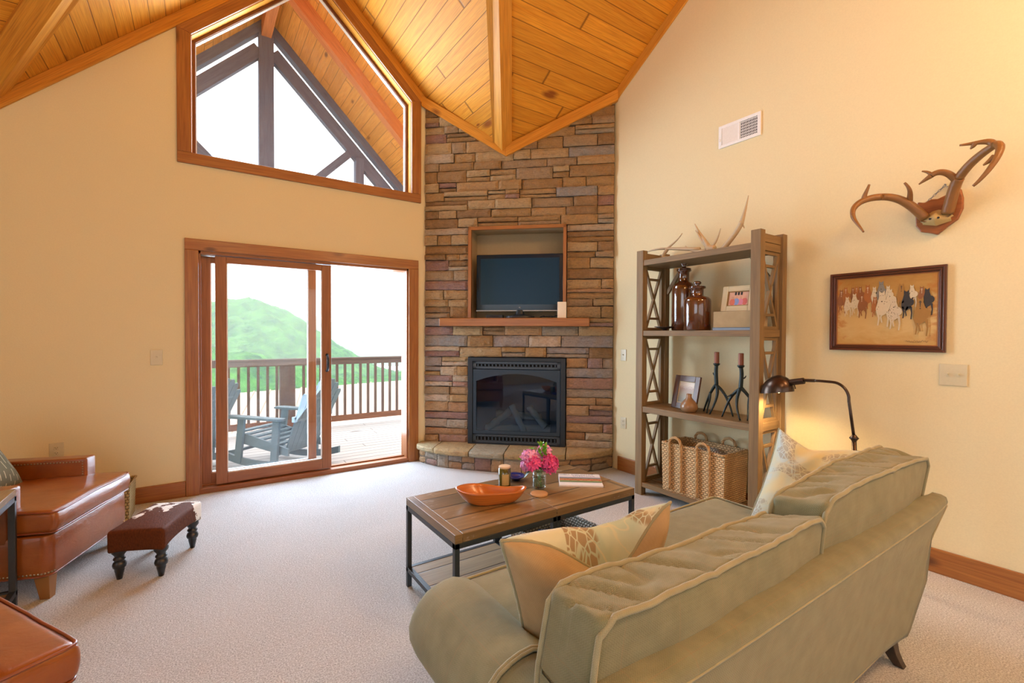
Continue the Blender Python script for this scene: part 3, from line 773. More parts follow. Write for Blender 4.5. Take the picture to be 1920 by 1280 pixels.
for s_ in (-1,1): b.tube([loc((SX+s_*(hw(z)),y+.018,z)) for y,z in prof[2:6]],.004,6)
b.tube([loc((SX+hw(.14)*t,.699,.14)) for t in (-1,1)],.004,6); obj('edge_seam',b,M['piping'],bk,smooth=True)
# base and deck
b=MB(); b.rbox((.86,.41,.115),.03,10,M=TR(0,1.12-SY,.25)); obj('seat_base',b,M['sofa'],sofa,smooth=True,merge=True)
# seat cushions (two)
def seatW(cx):
    def W(p):
        q=V(p); a=p.x/.42; c=p.y/.42
        q.z+= (.018*(1-a*a)*(1-c*c) if p.z>0 else 0)+nz((p.x,p.y,cx),3)*.006
        return q
    return W
for cx in (1.25,2.09):
    b=MB(); b.rbox((.419,.41,.07),.03,14,W=seatW(cx),M=TR(cx-SX,1.17-SY,.405)); sc_=obj('seat_cushion',b,M['sofa'],sofa,smooth=True,merge=True)
    b=MB()
    for zz in (.068,-.065):
        pts=[];R=.03
        for (sx_,sy_,a0) in ((1,1,0),(-1,1,PI/2),(-1,-1,PI),(1,-1,3*PI/2)):
            for k in range(5): 
                a=a0+k*PI/8; pts.append(seatW(cx)(V((sx_*(.418-R)+R*cos(a),sy_*(.409-R)+R*sin(a),zz))))
        b.tube(pts,.006,6,closed=True,M=TR(cx-SX,1.17-SY,.405))
    obj('welt_piping',b,M['piping'],sc_,smooth=True)
# rolled arms
def arm_prof(s_,g=0.0,zmin=.15):
    cx,cz,R=.955,.435,.135+g     # offset from sofa centre
    pts=[(cx-.135-g,zmin)]
    pts+=[(cx+R*cos(a)*1.0,cz+R*sin(a)) for a in [PI-PI*k/14*1.22 for k in range(15)]]
    pts+=[(cx+.045+g,.27),(cx-.01+g,.22),(cx-.02+g,zmin)]
    return [(s_*x,z) for x,z in pts if z>=zmin-1e-6]
def loft(profile_fn,ys,mat,name,parent,cap=True,closed=True):
    b=MB(); rows=[]
    for y,sc,cen in ys:
        P=profile_fn; rows.append([V((cen[0]+(x-cen[0])*sc,y-SY,cen[1]+(z-cen[1])*sc)) for x,z in P])
    w=len(rows[0]); vs=[p for r_ in rows for p in r_]; fs=[];uv=[]
    cum=[0]
    for i in range(1,w): cum.append(cum[-1]+(rows[0][i]-rows[0][i-1]).length)
    m=w if closed else w-1
    for j in range(len(rows)-1):
        for i in range(m):
            k=(i+1)%w; fs.append((j*w+i,j*w+k,(j+1)*w+k,(j+1)*w+i)); c1=cum[k] if k else cum[i]+.1
            uv.append([(cum[i],rows[j][i].y),(c1,rows[j][k].y),(c1,rows[j+1][k].y),(cum[i],rows[j+1][i].y)])
    if cap:
        for f in (list(range(w))[::-1],[(len(rows)-1)*w+i for i in range(w)]): fs.append(f); uv.append([(vs[k].x,vs[k].z) for k in f])
    b.add(vs,fs,uv); return obj(name,b,mat,parent,smooth=True)
for s_ in (-1,1):
    cen=(s_*.93,.40); P=arm_prof(s_)
    nv=len(C.objects)
    a=loft(P,[(.72,1,cen),(.85,1,cen),(1.0,1,cen),(1.2,1,cen),(1.36,1,cen),(1.415,.99,cen),(1.435,.96,cen),(1.445,.90,cen)],M['sofa'],'arm',sofa)
    # arm cover
    Pc=[q for q in arm_prof(s_,.009,.15)][2:-2]
    def wav(P,k): return [(x+.004*sin(i*1.1+k),z+.003*cos(i*1.7+k)) for i,(x,z) in enumerate(P)]
    c_=loft(wav(Pc,0),[(.99,1,cen),(1.1,1,cen),(1.2,1.0,cen),(1.3,1.01,cen),(1.4,1.01,cen),(1.437,.99,cen),(1.455,.95,cen),(1.462,.88,cen)],M['sofa'],'arm_cover',a,cap=False,closed=False)
    b=MB(); b.tube([V((x,.995-SY,z)) for x,z in wav(Pc,0)],.006,6); b.tube([V((x,.985-SY,z)) for x,z in wav(Pc,0)],.005,6)
    b.tube([V((cen[0]+(wav(Pc,0)[-1][0]-cen[0])*1,y-SY,wav(Pc,0)[-1][1])) for y in (.99,1.1,1.2,1.3,1.4,1.44)],.005,6)
    obj('cover_hem',b,M['piping'],c_,smooth=True)
    b=MB(); Pf=arm_prof(s_,-.01); b.prism([V((cen[0]+(x-cen[0])*.9,1.447-SY,cen[1]+(z-cen[1])*.9)) for x,z in Pf],(0,.012,0)); obj('arm_front_panel',b,M['sofa'],a,bevel=.004)
    if s_>0:
        for o_ in list(C.objects)[nv:]:
            for v_ in o_.data.vertices: v_.co.y=-.36+(v_.co.y+.36)*.86; v_.co.x+=.02
# legs (flared back)
for (x,y,dx,dy) in ((-.80,.74,-.03,-.04),(.80,.74,.03,-.04),(-.80,1.42,-.02,.02),(.80,1.42,.02,.02)):
    b=MB(); rows=[]
    for t in (0,.3,.6,.85,1): 
        s2=.030-.012*t; cx=x+dx*t*t; cy=y-SY+dy*t*t; z=.15-.15*t
        rows.append([V((cx-s2,cy-s2,z)),V((cx+s2,cy-s2,z)),V((cx+s2,cy+s2,z)),V((cx-s2,cy+s2,z))])
    vs=[p for r_ in rows for p in r_]; fs=[(j*4+i,j*4+(i+1)%4,j*4+4+(i+1)%4,j*4+4+i) for j in range(4) for i in range(4)]+[(16,17,18,19)]
    b.add(vs,fs); obj('leg',b,M['darkwood'],sofa,bevel=.003)
# back cushions: boxy with welt piping and creases
def back_cushion(cx,hwid,seed,rz=0,cz=.66,sag=0,ft=(0,0)):
    hx,hy,hz=hwid,.085,.235
    def W(p):
        q=V(p); a=p.x/hx; c=p.z/hz
        q.y+= (.030 if p.y>0 else -.022)*(1-a*a)*(1-c*c)
        q.z+= -.022*abs(a)**3*(c>0) + nz((p.x,0,seed),2.2)*.008*max(0,c)
        q.z-= max(0,c)*(sag*(1-a*a)+(ft[0]+ft[1]*a)*(p.y/hy+1)/2)
        q.x+= .012*(1 if a>0 else -1)*abs(a)**4*(1-c*c)
        # creases running front to back along the top, and vertical sags on the faces
        cr=(nz((p.x*1.5+p.y*1.0,seed,p.z*.6),7)*.010-.016*max(0,.16-abs(nz((p.x*1.7+p.y*.9,seed+4,p.y*.5),6.5)))/.16)*(1-.8*(p.y/hy)**4)+nz((p.x*2,p.y,seed+p.z),16)*.003
        q.z+= cr*max(0,c)**2; q.y+= nz((p.x,p.z*.8,seed+9),5)*.010*(1 if p.y>0 else -1)
        if c>.8: q.z-= .012*math.exp(-((abs(a)-.93)/.05)**2)*(1-abs(p.y/hy))
        return q
    Mx=TR(cx-SX,.772-SY,cz,rz=rz,rx=rad(7))
    b=MB(); b.rbox((hx,hy,hz),.018,80,W=W,M=Mx); c_=obj('back_cushion',b,M['sofa'],sofa,smooth=True,merge=True)
    b=MB()
    for sy_ in (-1,1):
        pts=[];R=.035
        def line(p0,p1,n):
            for k in range(n): t=k/n; pts.append(W(V((p0[0]+(p1[0]-p0[0])*t,sy_*(hy-.003),p0[1]+(p1[1]-p0[1])*t)))+V((0,sy_*.003,0)))
        X,Z=hx-.003,hz-.003
        line((-X+R,Z),(X-R,Z),44); line((X-R,Z),(X,Z-R),4); line((X,Z-R),(X,-Z+R),14); line((X,-Z+R),(X-R,-Z),4); line((X-R,-Z),(-X+R,-Z),20); line((-X+R,-Z),(-X,-Z+R),4); line((-X,-Z+R),(-X,Z-R),14); line((-X,Z-R),(-X+R,Z),4)
        pts=[p+V((0,0,nz((p.x,seed,sy_),12)*.003)) for p in pts]
        b.tube([Mx@p for p in pts],.0075,7,closed=True)
    obj('welt_piping',b,M['piping'],c_,smooth=True)
back_cushion(1.168,.498,1.3,0,.643,.03,(.045,.018)); back_cushion(2.185,.507,5.1,0,.682,-.004,(.026,-.026))

# ------------------------------------------------------------------ throw pillows
def mk_floral(name,ground,g2,flower,tan,axis=True):
    m,nt,b=nodes(name); g=G(nt); uv=g.uv()
    nn=g.noise(uv,7,3,.5,.5)
    base=g.mix(g.ramp(nn,[(.4,0.),(.62,1.)]),ground,g2)
    vo=g.n('ShaderNodeTexVoronoi',feature='SMOOTH_F1'); vo.inputs['Scale'].default_value=50; vo.inputs['Smoothness'].default_value=.15; g.l(uv,vo.inputs['Vector'])
    ed=g.n('ShaderNodeTexVoronoi',feature='DISTANCE_TO_EDGE'); ed.inputs['Scale'].default_value=50; g.l(uv,ed.inputs['Vector'])
    patch=g.noise(g.map(uv,(1,1.3,1),(3.1,1.7,0)),4.6,2,.4,.8)
    mask=g.math('MULTIPLY',g.ramp(patch,[(.515,0.),(.53,1.)]),g.ramp(ed.outputs['Distance'],[(.035,0.),(.08,1.)]))
    c=g.mix(g.math('MULTIPLY',mask,.8),base,flower)
    stem=g.math('MULTIPLY',g.ramp(g.math('ABSOLUTE',g.math('SUBTRACT',g.noise(uv,5,2,.5,1.2),.5)),[(.004,1.),(.012,0.)]),.6)
    c=g.mix(stem,c,(.62,.58,.40))
    g.l(c,b.inputs['Base Color']); b.inputs['Roughness'].default_value=.8; b.inputs['Sheen Weight'].default_value=.3; b.inputs['Specular IOR Level'].default_value=.25
    f=g.noise(uv,300,2); g.bump(f,.3,.001,b); return m
M['floral']=mk_floral('floral_fabric',(.42,.52,.42),(.62,.63,.48),(.28,.16,.06),None)
M['floral2']=mk_floral('floral_fabric_pale',(.50,.60,.58),(.62,.58,.36),(.36,.32,.24),None)
M['tan_linen']=fabric('tan_linen',(.36,.25,.125),(.45,.325,.175),sc=420,bump=.3)
def pillow(name,label,a,c,T,Mx,front,back,chop=.3,dip_w=.33,seed=0,fringe=True,skew=0,backpush=0,uvs=1,dip_r=None,lift=.55,fwd=.01,taper=0):
    """a,c half width/height, T half thickness; local x across, z up, +y front"""
    r=thing(name,label,'pillow',Mx.translation); Mi=Matrix.Translation(-Mx.translation)@Mx
    CH=lambda u: math.exp(-((u-skew)/(dip_w if u<skew else (dip_r or dip_w)))**2)
    def edge(u,v):
        x=a*u*(1-.07*(1-v*v))+taper*max(0,-u)*((1-v)/2)**1.2; z=c*v*(1-.06*(1-u*u))
        d=chop*c*CH(u)*max(0,(v+1)/2)**2.2
        return x,z-d
    def P(u,v,s):
        x,z=edge(u,v); k=max(0,(1-u**4))*max(0,(1-v**4)); t=T*k**.55
        ch=CH(u)*max(0,v)**1.5
        y=s*t
        y-= backpush*ch
        if s>0: z+= chop*c*lift*CH(u)*max(0,v)**2.2*min(1,k**.35*1.6); y+=fwd*ch*k**.3
        w_=nz((x*1.0,z*1.3,seed+s),7)*.012*k**.3
        w2=math.sin((u*1.5+v)*9+seed)*.004*ch*4*k
        return V((x,y+w_+w2,z))
    n=40; obs=[]
    for s,m,nm in ((1,front,'front_fabric'),(-1,back,'back_fabric')):
        b=MB(); b.grid(lambda i,j:P(math.sin((i*2-1)*PI/2),math.sin((j*2-1)*PI/2),s),n,n,M=Mi,us=a*2*uvs,vs_=c*2*uvs,flip=(s>0))
        obj(nm,b,m,r,smooth=True)
    b=MB(); N=36; pts=[]
    for (p,q) in (((-1,1),(1,1)),((1,1),(1,-1)),((1,-1),(-1,-1)),((-1,-1),(-1,1))):
        for k in range(N):
            t=k/N; t=.5-.5*cos(PI*t); u=p[0]+(q[0]-p[0])*t; v=p[1]+(q[1]-p[1])*t
            x,z=edge(u,v); ch=CH(u)*max(0,v)**1.5
            pts.append(Mi@V((x,-backpush*ch,z)))
    b.tube(pts,[.0045+.0018*abs(sin(i*1.9)) for i in range(len(pts))],6,closed=True)
    obj('corded_edge',b,M['piping'] if fringe else front,r,smooth=True)
    return r
# left pillow (tan back towards the camera)
ml=Matrix.Translation((1.0,1.075,.64))@Matrix.Rotation(rad(-3),4,'Z')@Matrix.Rotation(rad(14),4,'X')@Matrix.Rotation(rad(1.5),4,'Y')
pillow('throw_pillow','tan-backed floral pillow pinched in the middle, by the near sofa arm',.335,.235,.095,ml,M['floral'],M['tan_linen'],chop=.85,dip_w=.75,dip_r=.36,seed=2,skew=.38,backpush=.015,lift=.80,fwd=.03,taper=.17)
# right pillow (patterned face towards the camera)
u=V((.32,-.90,-.22)).normalized(); up=V((.55,-.10,.83)); up=(up-u*up.dot(u)).normalized(); nrm=up.cross(u)   # +y = front
if nrm.x>0: nrm=-nrm
ax=nrm.cross(up); 
mr=Matrix(((ax.x,nrm.x,up.x,2.555),(ax.y,nrm.y,up.y,1.09),(ax.z,nrm.z,up.z,.655),(0,0,0,1)))
pillow('throw_pillow','pale blue floral pillow with a pointed corner, at the far end of the sofa',.205,.27,.11,mr,M['floral2'],M['tan_linen'],chop=.5,dip_w=.55,seed=6,skew=.25,backpush=-.02,lift=.5)
# ------------------------------------------------------------------ coffee table
M['table']=wood('rustic_oak_top',(.40,.265,.12),(.27,.165,.068),(.09,.05,.025),scuff=.35,rough=.33,plank=.155,knots=.3,joint=5,coat=.2,tint=.75,groove=.035,gdark=.3)
M['table_low']=wood('rustic_oak_shelf',(.44,.31,.17),(.33,.22,.12),(.12,.07,.04),rough=.5,plank=.155,knots=.25,joint=5,tint=.6,groove=.03)
M['steel']=plain('grey_steel',(.075,.085,.095),.42,.7,bump=.2,bs=150)
tx0,tx1,ty0,ty1,TZ=.97,2.175,1.89,2.49,.50
ct=thing('coffee_table','industrial coffee table with plank wood top and grey steel legs','coffee table',((tx0+tx1)/2,(ty0+ty1)/2,0))
cx,cy=(tx0+tx1)/2,(ty0+ty1)/2; a,c=(tx1-tx0)/2,(ty1-ty0)/2
for s_ in (-1,1):
    b=MB(); 
    x0,x1=(-a,-.0015) if s_<0 else (.0015,a)
    if s_<0: b.box((x0,-c,TZ-.042),(x0+.04,c,TZ),uo=(3,.031)); x0+=.0405
    b.box((x0,-c,TZ-.042),(x1,c,TZ),grain=0,uo=(5+3*s_,.3+.155*2))
    obj('tabletop',b,M['table'],ct,bevel=.003)
fr=.025
b=MB(); z1=TZ-.042
for y in (-c,c-fr): b.box((-a,y,z1-fr),(a,y+fr,z1)); b.box((-a,y,.085),(a,y+fr,.085+fr))
for x in (-a,-fr,0,a-fr): b.box((x,-c+fr,z1-fr),(x+fr,c-fr,z1)); b.box((x,-c+fr,.085),(x+fr,c-fr,.085+fr))
obj('steel_frame',b,M['steel'],ct,bevel=.0015)
for x in (-a,-fr-.001,.001,a-fr):
    for y in (-c,c-fr):
        b=MB(); b.box((x,y,0),(x+fr,y+fr,z1)); obj('leg',b,M['steel'],ct,bevel=.0015)
for s_ in (-1,1):
    b=MB(); x0,x1=(-a+fr,-fr) if s_<0 else (fr,a-fr)
    b.box((x0,-c+fr,.088),(x1,c-fr,.108),grain=0,uo=(8+s_,.31)); obj('lower_shelf',b,M['table_low'],ct)
# ---- carved wooden dough bowl
M['bowl']=wood('carved_bowl_wood',(.62,.20,.035),(.46,.12,.018),(.12,.03,.01),rough=.28,knots=.3,coat=.4)
r=thing('dough_bowl','long carved orange wood dough bowl on the near left of the coffee table','bowl',(1.33,2.16,TZ),rad(-31))
def bw(t,k,inner):
    A=2*PI*t; L,Wd=.186,.086
    asym=1+.16*cos(A); x=L*cos(A)*(1+.05*cos(2*A)); y=Wd*sin(A)*(1-.25*cos(A))*(1+.12*cos(3*A)); 
    rise=.070+.012*(abs(cos(A))**4)*(1.4 if cos(A)<0 else .6)+.005*sin(3*A+1)
    s_=(.58+.42*k**.6) if not inner else (.50+.45*k**.65)
    z=rise*k if not inner else .012+(rise-.012)*k
    return V((x*s_*(1 if not inner else .97),y*s_*(1 if not inner else .92),z))
b=MB(); b.grid(lambda i,j:bw(i,j,False),56,10,closeu=True,us=1,vs_=.1); b.grid(lambda i,j:bw(i,1-j,True),56,10,closeu=True,us=1,vs_=.1)
n0=56; b.add([bw(i/n0,0,False) for i in range(n0)],[list(range(n0))[::-1]],[[(0,0)]*n0]); b.add([bw(i/n0,0,True) for i in range(n0)],[list(range(n0))],[[(.1*cos(2*PI*i/n0),.05*sin(2*PI*i/n0)) for i in range(n0)]])
# rim
b.grid(lambda i,j:bw(i,1,False).lerp(bw(i,1,True),j)+V((0,0,.003*sin(PI*j))),56,3,closeu=True,us=1,vs_=.02)
obj('bowl_body',b,M['bowl'],r,smooth=True,merge=True)
# ---- candle
r=thing('jar_candle','olive green glass jar candle with round wooden lid','candle',(1.545,2.355,TZ))
b=MB(); R=.037; b.lathe([(0,.0),(R-.003,.0),(R,.004),(R,.108),(R-.003,.11),(R-.004,.1),(R-.004,.01),(0,.01)],32); obj('jar',b,plain('olive_glass',(.09,.085,.012),.12,coat=.8),r,smooth=True)
b=MB(); b.lathe([(0,.106),(R-.005,.106),(R-.004,.11),(R-.001,.111),(R-.001,.12),(R-.004,.122),(0,.122)],32); obj('lid',b,plain('maple_lid',(.72,.55,.36),.5),r)
b=MB(); b.lathe([(R+.0006,.012),(R+.0006,.078)],12,a0=rad(-150),a1=rad(-80)); obj('paper_label',b,plain('kraft_label',(.52,.40,.17),.6),r)
# ---- coasters
M['coaster']=plain('cork_coaster',(.56,.32,.14),.55)
def coaster(x,y,label):
    r=MB(); r.lathe([(0,0),(.048,0),(.051,.002),(.051,.007),(.048,.0095),(0,.0095)],36); o=obj('coaster',r,M['coaster'],smooth=False,bevel=0); o.location=(x,y,TZ); tag(o,label,'coaster','round coasters on the coffee table'); return o
coaster(1.625,2.115,'round tan coaster lying bare in front of the flower jar')
# ---- blue bowl behind the candle
r=MB(); r.lathe([(0,.006),(.022,.004),(.026,.0),(.03,.004),(.05,.018),(.062,.026),(.060,.029),(.045,.02),(.02,.01),(0,.009)],32)
o=obj('blue_dish',r,plain('cobalt_glaze',(.02,.03,.22),.12,coat=.8),smooth=True); o.location=(1.665,2.415,TZ); tag(o,'small glossy cobalt blue dish behind the candle','dish')
# ---- flowers in a glass jar
fx,fy=1.69,2.2
v=thing('flower_jar','clear glass jar of pink rhododendron blooms on the coffee table','flowers',(fx,fy,TZ))
M['jar']=glass('jar_glass',(.93,.97,.96),1.8)
b=MB(); b.lathe([(0,.003),(.032,.003),(.038,.008),(.040,.02),(.040,.085),(.036,.098),(.034,.102),(.036,.108),(.034,.112),(.031,.102),(.034,.09),(.0365,.08),(.0365,.02),(.03,.009),(0,.008)],36); obj('glass_jar',b,M['jar'],v,smooth=True)
b=MB(); b.lathe([(0,.0095),(.03,.0095),(.0362,.02),(.0362,.062),(0,.062)],30); obj('water',b,glass('water',(.80,.92,.88),1.2),v,smooth=True)
b=MB()
for k in range(9):
    a=k*2.4; b.tube([(.018*cos(a),.018*sin(a),.012),(.008*cos(a+1),.008*sin(a+1),.07),(.03*cos(a+2),.03*sin(a+2),.13)],.002,5)
obj('stems',b,plain('stem_green',(.10,.28,.05),.5),v,smooth=True)
M['petal']=plain('pink_petal',(.86,.11,.36),.6); M['petal2']=plain('pale_pink_petal',(.90,.42,.72),.6)
M['leaf']=plain('fresh_leaf',(.16,.42,.03),.4,coat=.2); M['leafd']=plain('deep_leaf',(.025,.085,.03),.4,coat=.2)
def floret(b,p,d,s,rg):
    d=V(d).normalized(); x=d.orthogonal().normalized(); y=d.cross(x); t0=rg.uniform(0,6)
    for k in range(5):
        a=t0+k*2*PI/5; r_=x*cos(a)+y*sin(a); t=x*-sin(a)+y*cos(a)
        c0=p-d*.008; P=[c0,c0+r_*s*.5-t*s*.33+d*s*.25,c0+r_*s*.98-t*s*.2+d*s*.30,c0+r_*s*1.08+t*s*.0+d*s*.2,c0+r_*s*.98+t*s*.2+d*s*.30,c0+r_*s*.5+t*s*.33+d*s*.25,c0+r_*s*.55+d*s*.12]
        b.add(P,[(0,1,6),(1,2,6),(2,3,6),(3,4,6),(4,5,6),(5,0,6)])
rg=random.Random(4)
def bloom(c,R,sq,m,nm='bloom'):
    b=MB(); n=46
    for k in range(n):
        z=1-2*(k+.5)/n; a=k*2.39996; rr=math.sqrt(1-z*z); d=V((rr*cos(a),rr*sin(a),z)); p=V(c)+V((d.x*R,d.y*R,d.z*R*sq))
        floret(b,p+d*rg.uniform(-.006,.008),d+V((rg.uniform(-.45,.45),rg.uniform(-.45,.45),rg.uniform(-.3,.5))),rg.uniform(.019,.026),rg)
    b.lathe([(0,-R*.7*sq),(R*.6,-R*.3*sq),(R*.75,0),(R*.6,R*.3*sq),(0,R*.7*sq)],10,M=Matrix.Translation(c))
    obj(nm,b,m,v)
# image right = +x-ish,-y ; offsets along the camera-right vector
cr=V((.828,-.561,0)); cf=V((.561,.828,0))
def off(r_,f_,z): return cr*r_+cf*f_+V((0,0,z))
bloom(off(-.052,-.01,.185),.047,.95,M['petal2']); bloom(off(-.035,-.035,.165),.038,1,M['petal']); bloom(off(.062,-.01,.155),.042,1.2,M['petal']); bloom(off(.03,.03,.215),.036,.8,M['petal2']); bloom(off(-.075,.02,.14),.03,1,M['petal2'])
def leafc(b,p,d,L,w):
    d=V(d).normalized(); s_=d.cross(V((0,0,1))).normalized(); n=s_.cross(d); P=[]
    for i in range(7):
        t=i/6; ww=w*sin(PI*t**.8)**.8; c=p+d*L*t-V((0,0,1))*L*.25*t*t; P+= [c-s_*ww+n*.15*w,c,c+s_*ww+n*.15*w]
    fs=[(i*3+k,i*3+k+1,i*3+k+4,i*3+k+3) for i in range(6) for k in (0,1)]; b.add(P,fs)
b=MB()
for k in range(15):
    a=rg.uniform(0,6.28); leafc(b,off(.012+rg.uniform(-.02,.03),rg.uniform(-.03,.0),.19+rg.uniform(0,.06)),(cos(a)*.7,sin(a)*.7,1.0),.055,.0085)
for k in range(7): a=k*.9; leafc(b,off(-.105,.0,.165),(cos(a),sin(a),.7),.035,.007); leafc(b,off(-.045,.02,.225),(cos(a),sin(a),.9),.03,.006)
for k in range(7): a=k*.9; leafc(b,off(.008,-.005,.25),(cos(a)*.6,sin(a)*.6,1),.05,.009)
obj('fresh_leaves',b,M['leaf'],v,smooth=True)
b=MB()
for k in range(12): a=k*.52; leafc(b,off(.005,-.02,.12),(cos(a),sin(a),.5),.07,.014)
leafc(b,off(-.05,-.03,.12),off(-.7,-.3,-.5),.06,.013); obj('dark_leaves',b,M['leafd'],v,smooth=True)
# ---- magazine
mg=thing('magazine','white magazine with a red cattle photo strip on its cover','magazine',(1.99,2.17,TZ),rad(-38))
mw,mh=.132,.115
b=MB(); b.box((-mw,-mh,0),(mw,mh,.009)); obj('pages',b,plain('paper',(.80,.78,.80),.5),mg,bevel=.001)
b=MB(); b.box((-mw,-mh,.009),(mw,mh,.0098)); 
cov=obj('cover',b,plain('cover_white',(.84,.83,.86),.3,coat=.3),mg)
def mk_photo():
    m,nt,bb=nodes('cover_photo'); g=G(nt); uv=g.uv(); sp=g.n('ShaderNodeSeparateXYZ'); g.l(uv,sp.inputs[0]); n=g.noise(g.map(uv,(1.5,3,1)),22,4,.6)
    v_=g.math('ADD',sp.outputs[1],g.math('MULTIPLY',g.math('SUBTRACT',n,.5),.25))
    c=g.ramp(v_,[(0.,(.10,.16,.12)),(.25,(.25,.35,.15)),(.45,(.55,.18,.09)),(.62,(.55,.20,.12)),(.72,(.15,.28,.15)),(.9,(.28,.24,.40)),(1.,(.45,.45,.6))])
    g.l(c,bb.inputs['Base Color']); bb.inputs['Roughness'].default_value=.3; return m
b=MB(); b.add([(-mw+.004,-.058,.0101),(mw-.001,-.058,.0101),(mw-.001,.048,.0101),(-mw+.004,.048,.0101)],[(0,1,2,3)],[[(0,0),(3,0),(3,1),(0,1)]]); obj('cover_photo',b,mk_photo(),cov)
def text(s_,size,Mx,mat,name,parent,ext=.0003,sx=1):
    cu=bpy.data.curves.new(name,'FONT'); cu.body=s_; cu.size=size; cu.align_x='CENTER'; cu.align_y='CENTER'; cu.extrude=ext; cu.resolution_u=3
    t=bpy.data.objects.new(name,cu); dg=bpy.context.evaluated_depsgraph_get(); C.objects.link(t); bpy.context.view_layer.update()
    me=bpy.data.meshes.new_from_object(t.evaluated_get(bpy.context.evaluated_depsgraph_get())); C.objects.unlink(t); bpy.data.objects.remove(t)
    me.transform(Mx@Matrix.Diagonal((sx,1,1,1))); me.materials.clear(); me.materials.append(mat)
    o=bpy.data.objects.new(name,me); C.objects.link(o); o.parent=parent; return o
ink=plain('grey_ink',(.30,.33,.42),.5)
text('HIGH COUNTRY',.03,Matrix.Translation((-.02,.095,.0102)),ink,'cover_title',cov,sx=1.0)
text('LIVESTOCK',.028,Matrix.Translation((.03,.066,.0102)),ink,'cover_title',cov,sx=1.0)
b=MB()
for k in range(14):
    x=-.10+k*.0165; y=-.005+.012*sin(k*2.3); b.box((x,y-.004,.0102),(x+.013,y+.006,.0105)); b.box((x+.001,y-.013,.0102),(x+.003,y-.003,.0105)); b.box((x+.009,y-.013,.0102),(x+.011,y-.003,.0105))
obj('cattle_print',b,plain('cattle_red',(.45,.13,.06),.5),cov)
# ---- woven tray basket on the lower shelf, with books
M['basket_grey']=weave('grey_wicker',(.66,.58,.48),(.07,.055,.045),su=42,sv=60)
bt=thing('wicker_tray_basket','open grey-brown wicker basket of books on the table shelf','basket',(1.82,2.2,.108),rad(4))
def basket_shell(b,w,d,h,t,flare=1.08,n=30):
    def ringp(u,z):
        P=4*u; k=int(P)%4; t_=P-int(P); x0=[(-1,-1),(1,-1),(1,1),(-1,1)][k]; x1=[(-1,-1),(1,-1),(1,1),(-1,1)][(k+1)%4]
        s_=1+(flare-1)*z/h; return ((x0[0]+(x1[0]-x0[0])*t_)*s_,(x0[1]+(x1[1]-x0[1])*t_)*s_)
    def o_(i,j,q): x,y=ringp(i,h*j); return V((x*(w-q),y*(d-q),max(h*j,q)))
    per=4*(w+d)
    b.grid(lambda i,j:o_(i,j,0),4*n,6,closeu=True,us=per,vs_=h); b.grid(lambda i,j:o_(i,1-j,t),4*n,6,closeu=True,us=per,vs_=h)
    b.add([(-w,-d,.002),(w,-d,.002),(w,d,.002),(-w,d,.002)],[(0,3,2,1)],[[(0,0),(0,d*2),(w*2,d*2),(w*2,0)]]); b.add([(-w+t,-d+t,t),(w-t,-d+t,t),(w-t,d-t,t),(-w+t,d-t,t)],[(0,1,2,3)],[[(0,0),(w*2,0),(w*2,d*2),(0,d*2)]])
b=MB(); basket_shell(b,.20,.17,.13,.008); obj('woven_body',b,M['basket_grey'],bt)
b=MB(); pts=[(s0*.216,s1*.184,.13) for s0,s1 in ((-1,-1),(1,-1),(1,1),(-1,1))]; P=[]
for i in range(4):
    for k in range(16): P.append(V(pts[i]).lerp(V(pts[(i+1)%4]),k/16))
b.tube(P,[.007+.0015*sin(i*2.0) for i in range(64)],7,closed=True); obj('rim',b,M['basket_grey'],bt,smooth=True)
def book(name,label,loc_,rz,w,d,h,col,group=None):
    r=thing(name,label,'book',loc_,rz,group)
    b=MB(); b.box((-w,-d,0),(w,d,.003)); b.box((-w,-d,h-.003),(w,d,h)); b.box((-w,-d,.003),(-w+.003,d,h-.003)); obj('cover',b,plain('book_cover',col,.4,coat=.2),r,bevel=.001)
    b=MB(); b.box((-w+.003,-d+.003,.003),(w-.004,d-.003,h-.003)); obj('pages',b,plain('book_pages',(.75,.72,.65),.7),r); return r
book('book','teal green book lying at the bottom of the table basket',(1.82,2.19,.118),rad(-20),.11,.08,.03,(.04,.22,.20))
book('book','pale green book in the middle of the basket stack',(1.83,2.19,.148),rad(-8),.09,.07,.025,(.35,.50,.38))
r=thing('remote_box','dark navy box topping the stack inside the table basket','box',(1.79,2.2,.173),rad(-25)); b=MB(); b.rbox((.075,.055,.02),.004,5,M=TR(0,0,.02)); obj('box_body',b,plain('navy',(.015,.022,.06),.3,coat=.3),r,smooth=True,merge=True)
b=MB()
for i in range(8):
    for k in range(5): b.box((-.062+i*.016,-.04+k*.018,.04),(-.052+i*.016,-.03+k*.018,.042))
obj('speckled_lid',b,plain('lid_dots',(.25,.28,.36),.4),r)
# ------------------------------------------------------------------ bookshelf
M['shelf']=wood('weathered_mango',(.27,.165,.065),(.17,.10,.038),(.10,.055,.025),rough=.6,knots=.25)
M['shelf_dk']=wood('weathered_mango_dark',(.22,.14,.06),(.15,.09,.04),(.08,.045,.02),rough=.65,knots=.25)
sy0,sy1,sx0,sx1=1.718,2.822,3.25,3.62
bs=thing('bookshelf','tall open wooden bookshelf with crossed lattice sides against the right wall','bookshelf',((sx0+sx1)/2,(sy0+sy1)/2,0))
ox,oy=(sx0+sx1)/2,(sy0+sy1)/2
def L(x,y,z): return (x-ox,y-oy,z)
ps=.072
for (x,y) in ((sx0,sy0),(sx0,sy1-ps),(sx1-.06,sy0),(sx1-.06,sy1-ps)):
    b=MB(); b.box(L(x,y,0),L(x+(.06),y+ps,2.165)); obj('post',b,M['shelf'],bs,bevel=.003)
lev=[(.075,.115),(.738,.79),(1.412,1.458),(2.03,2.078)]
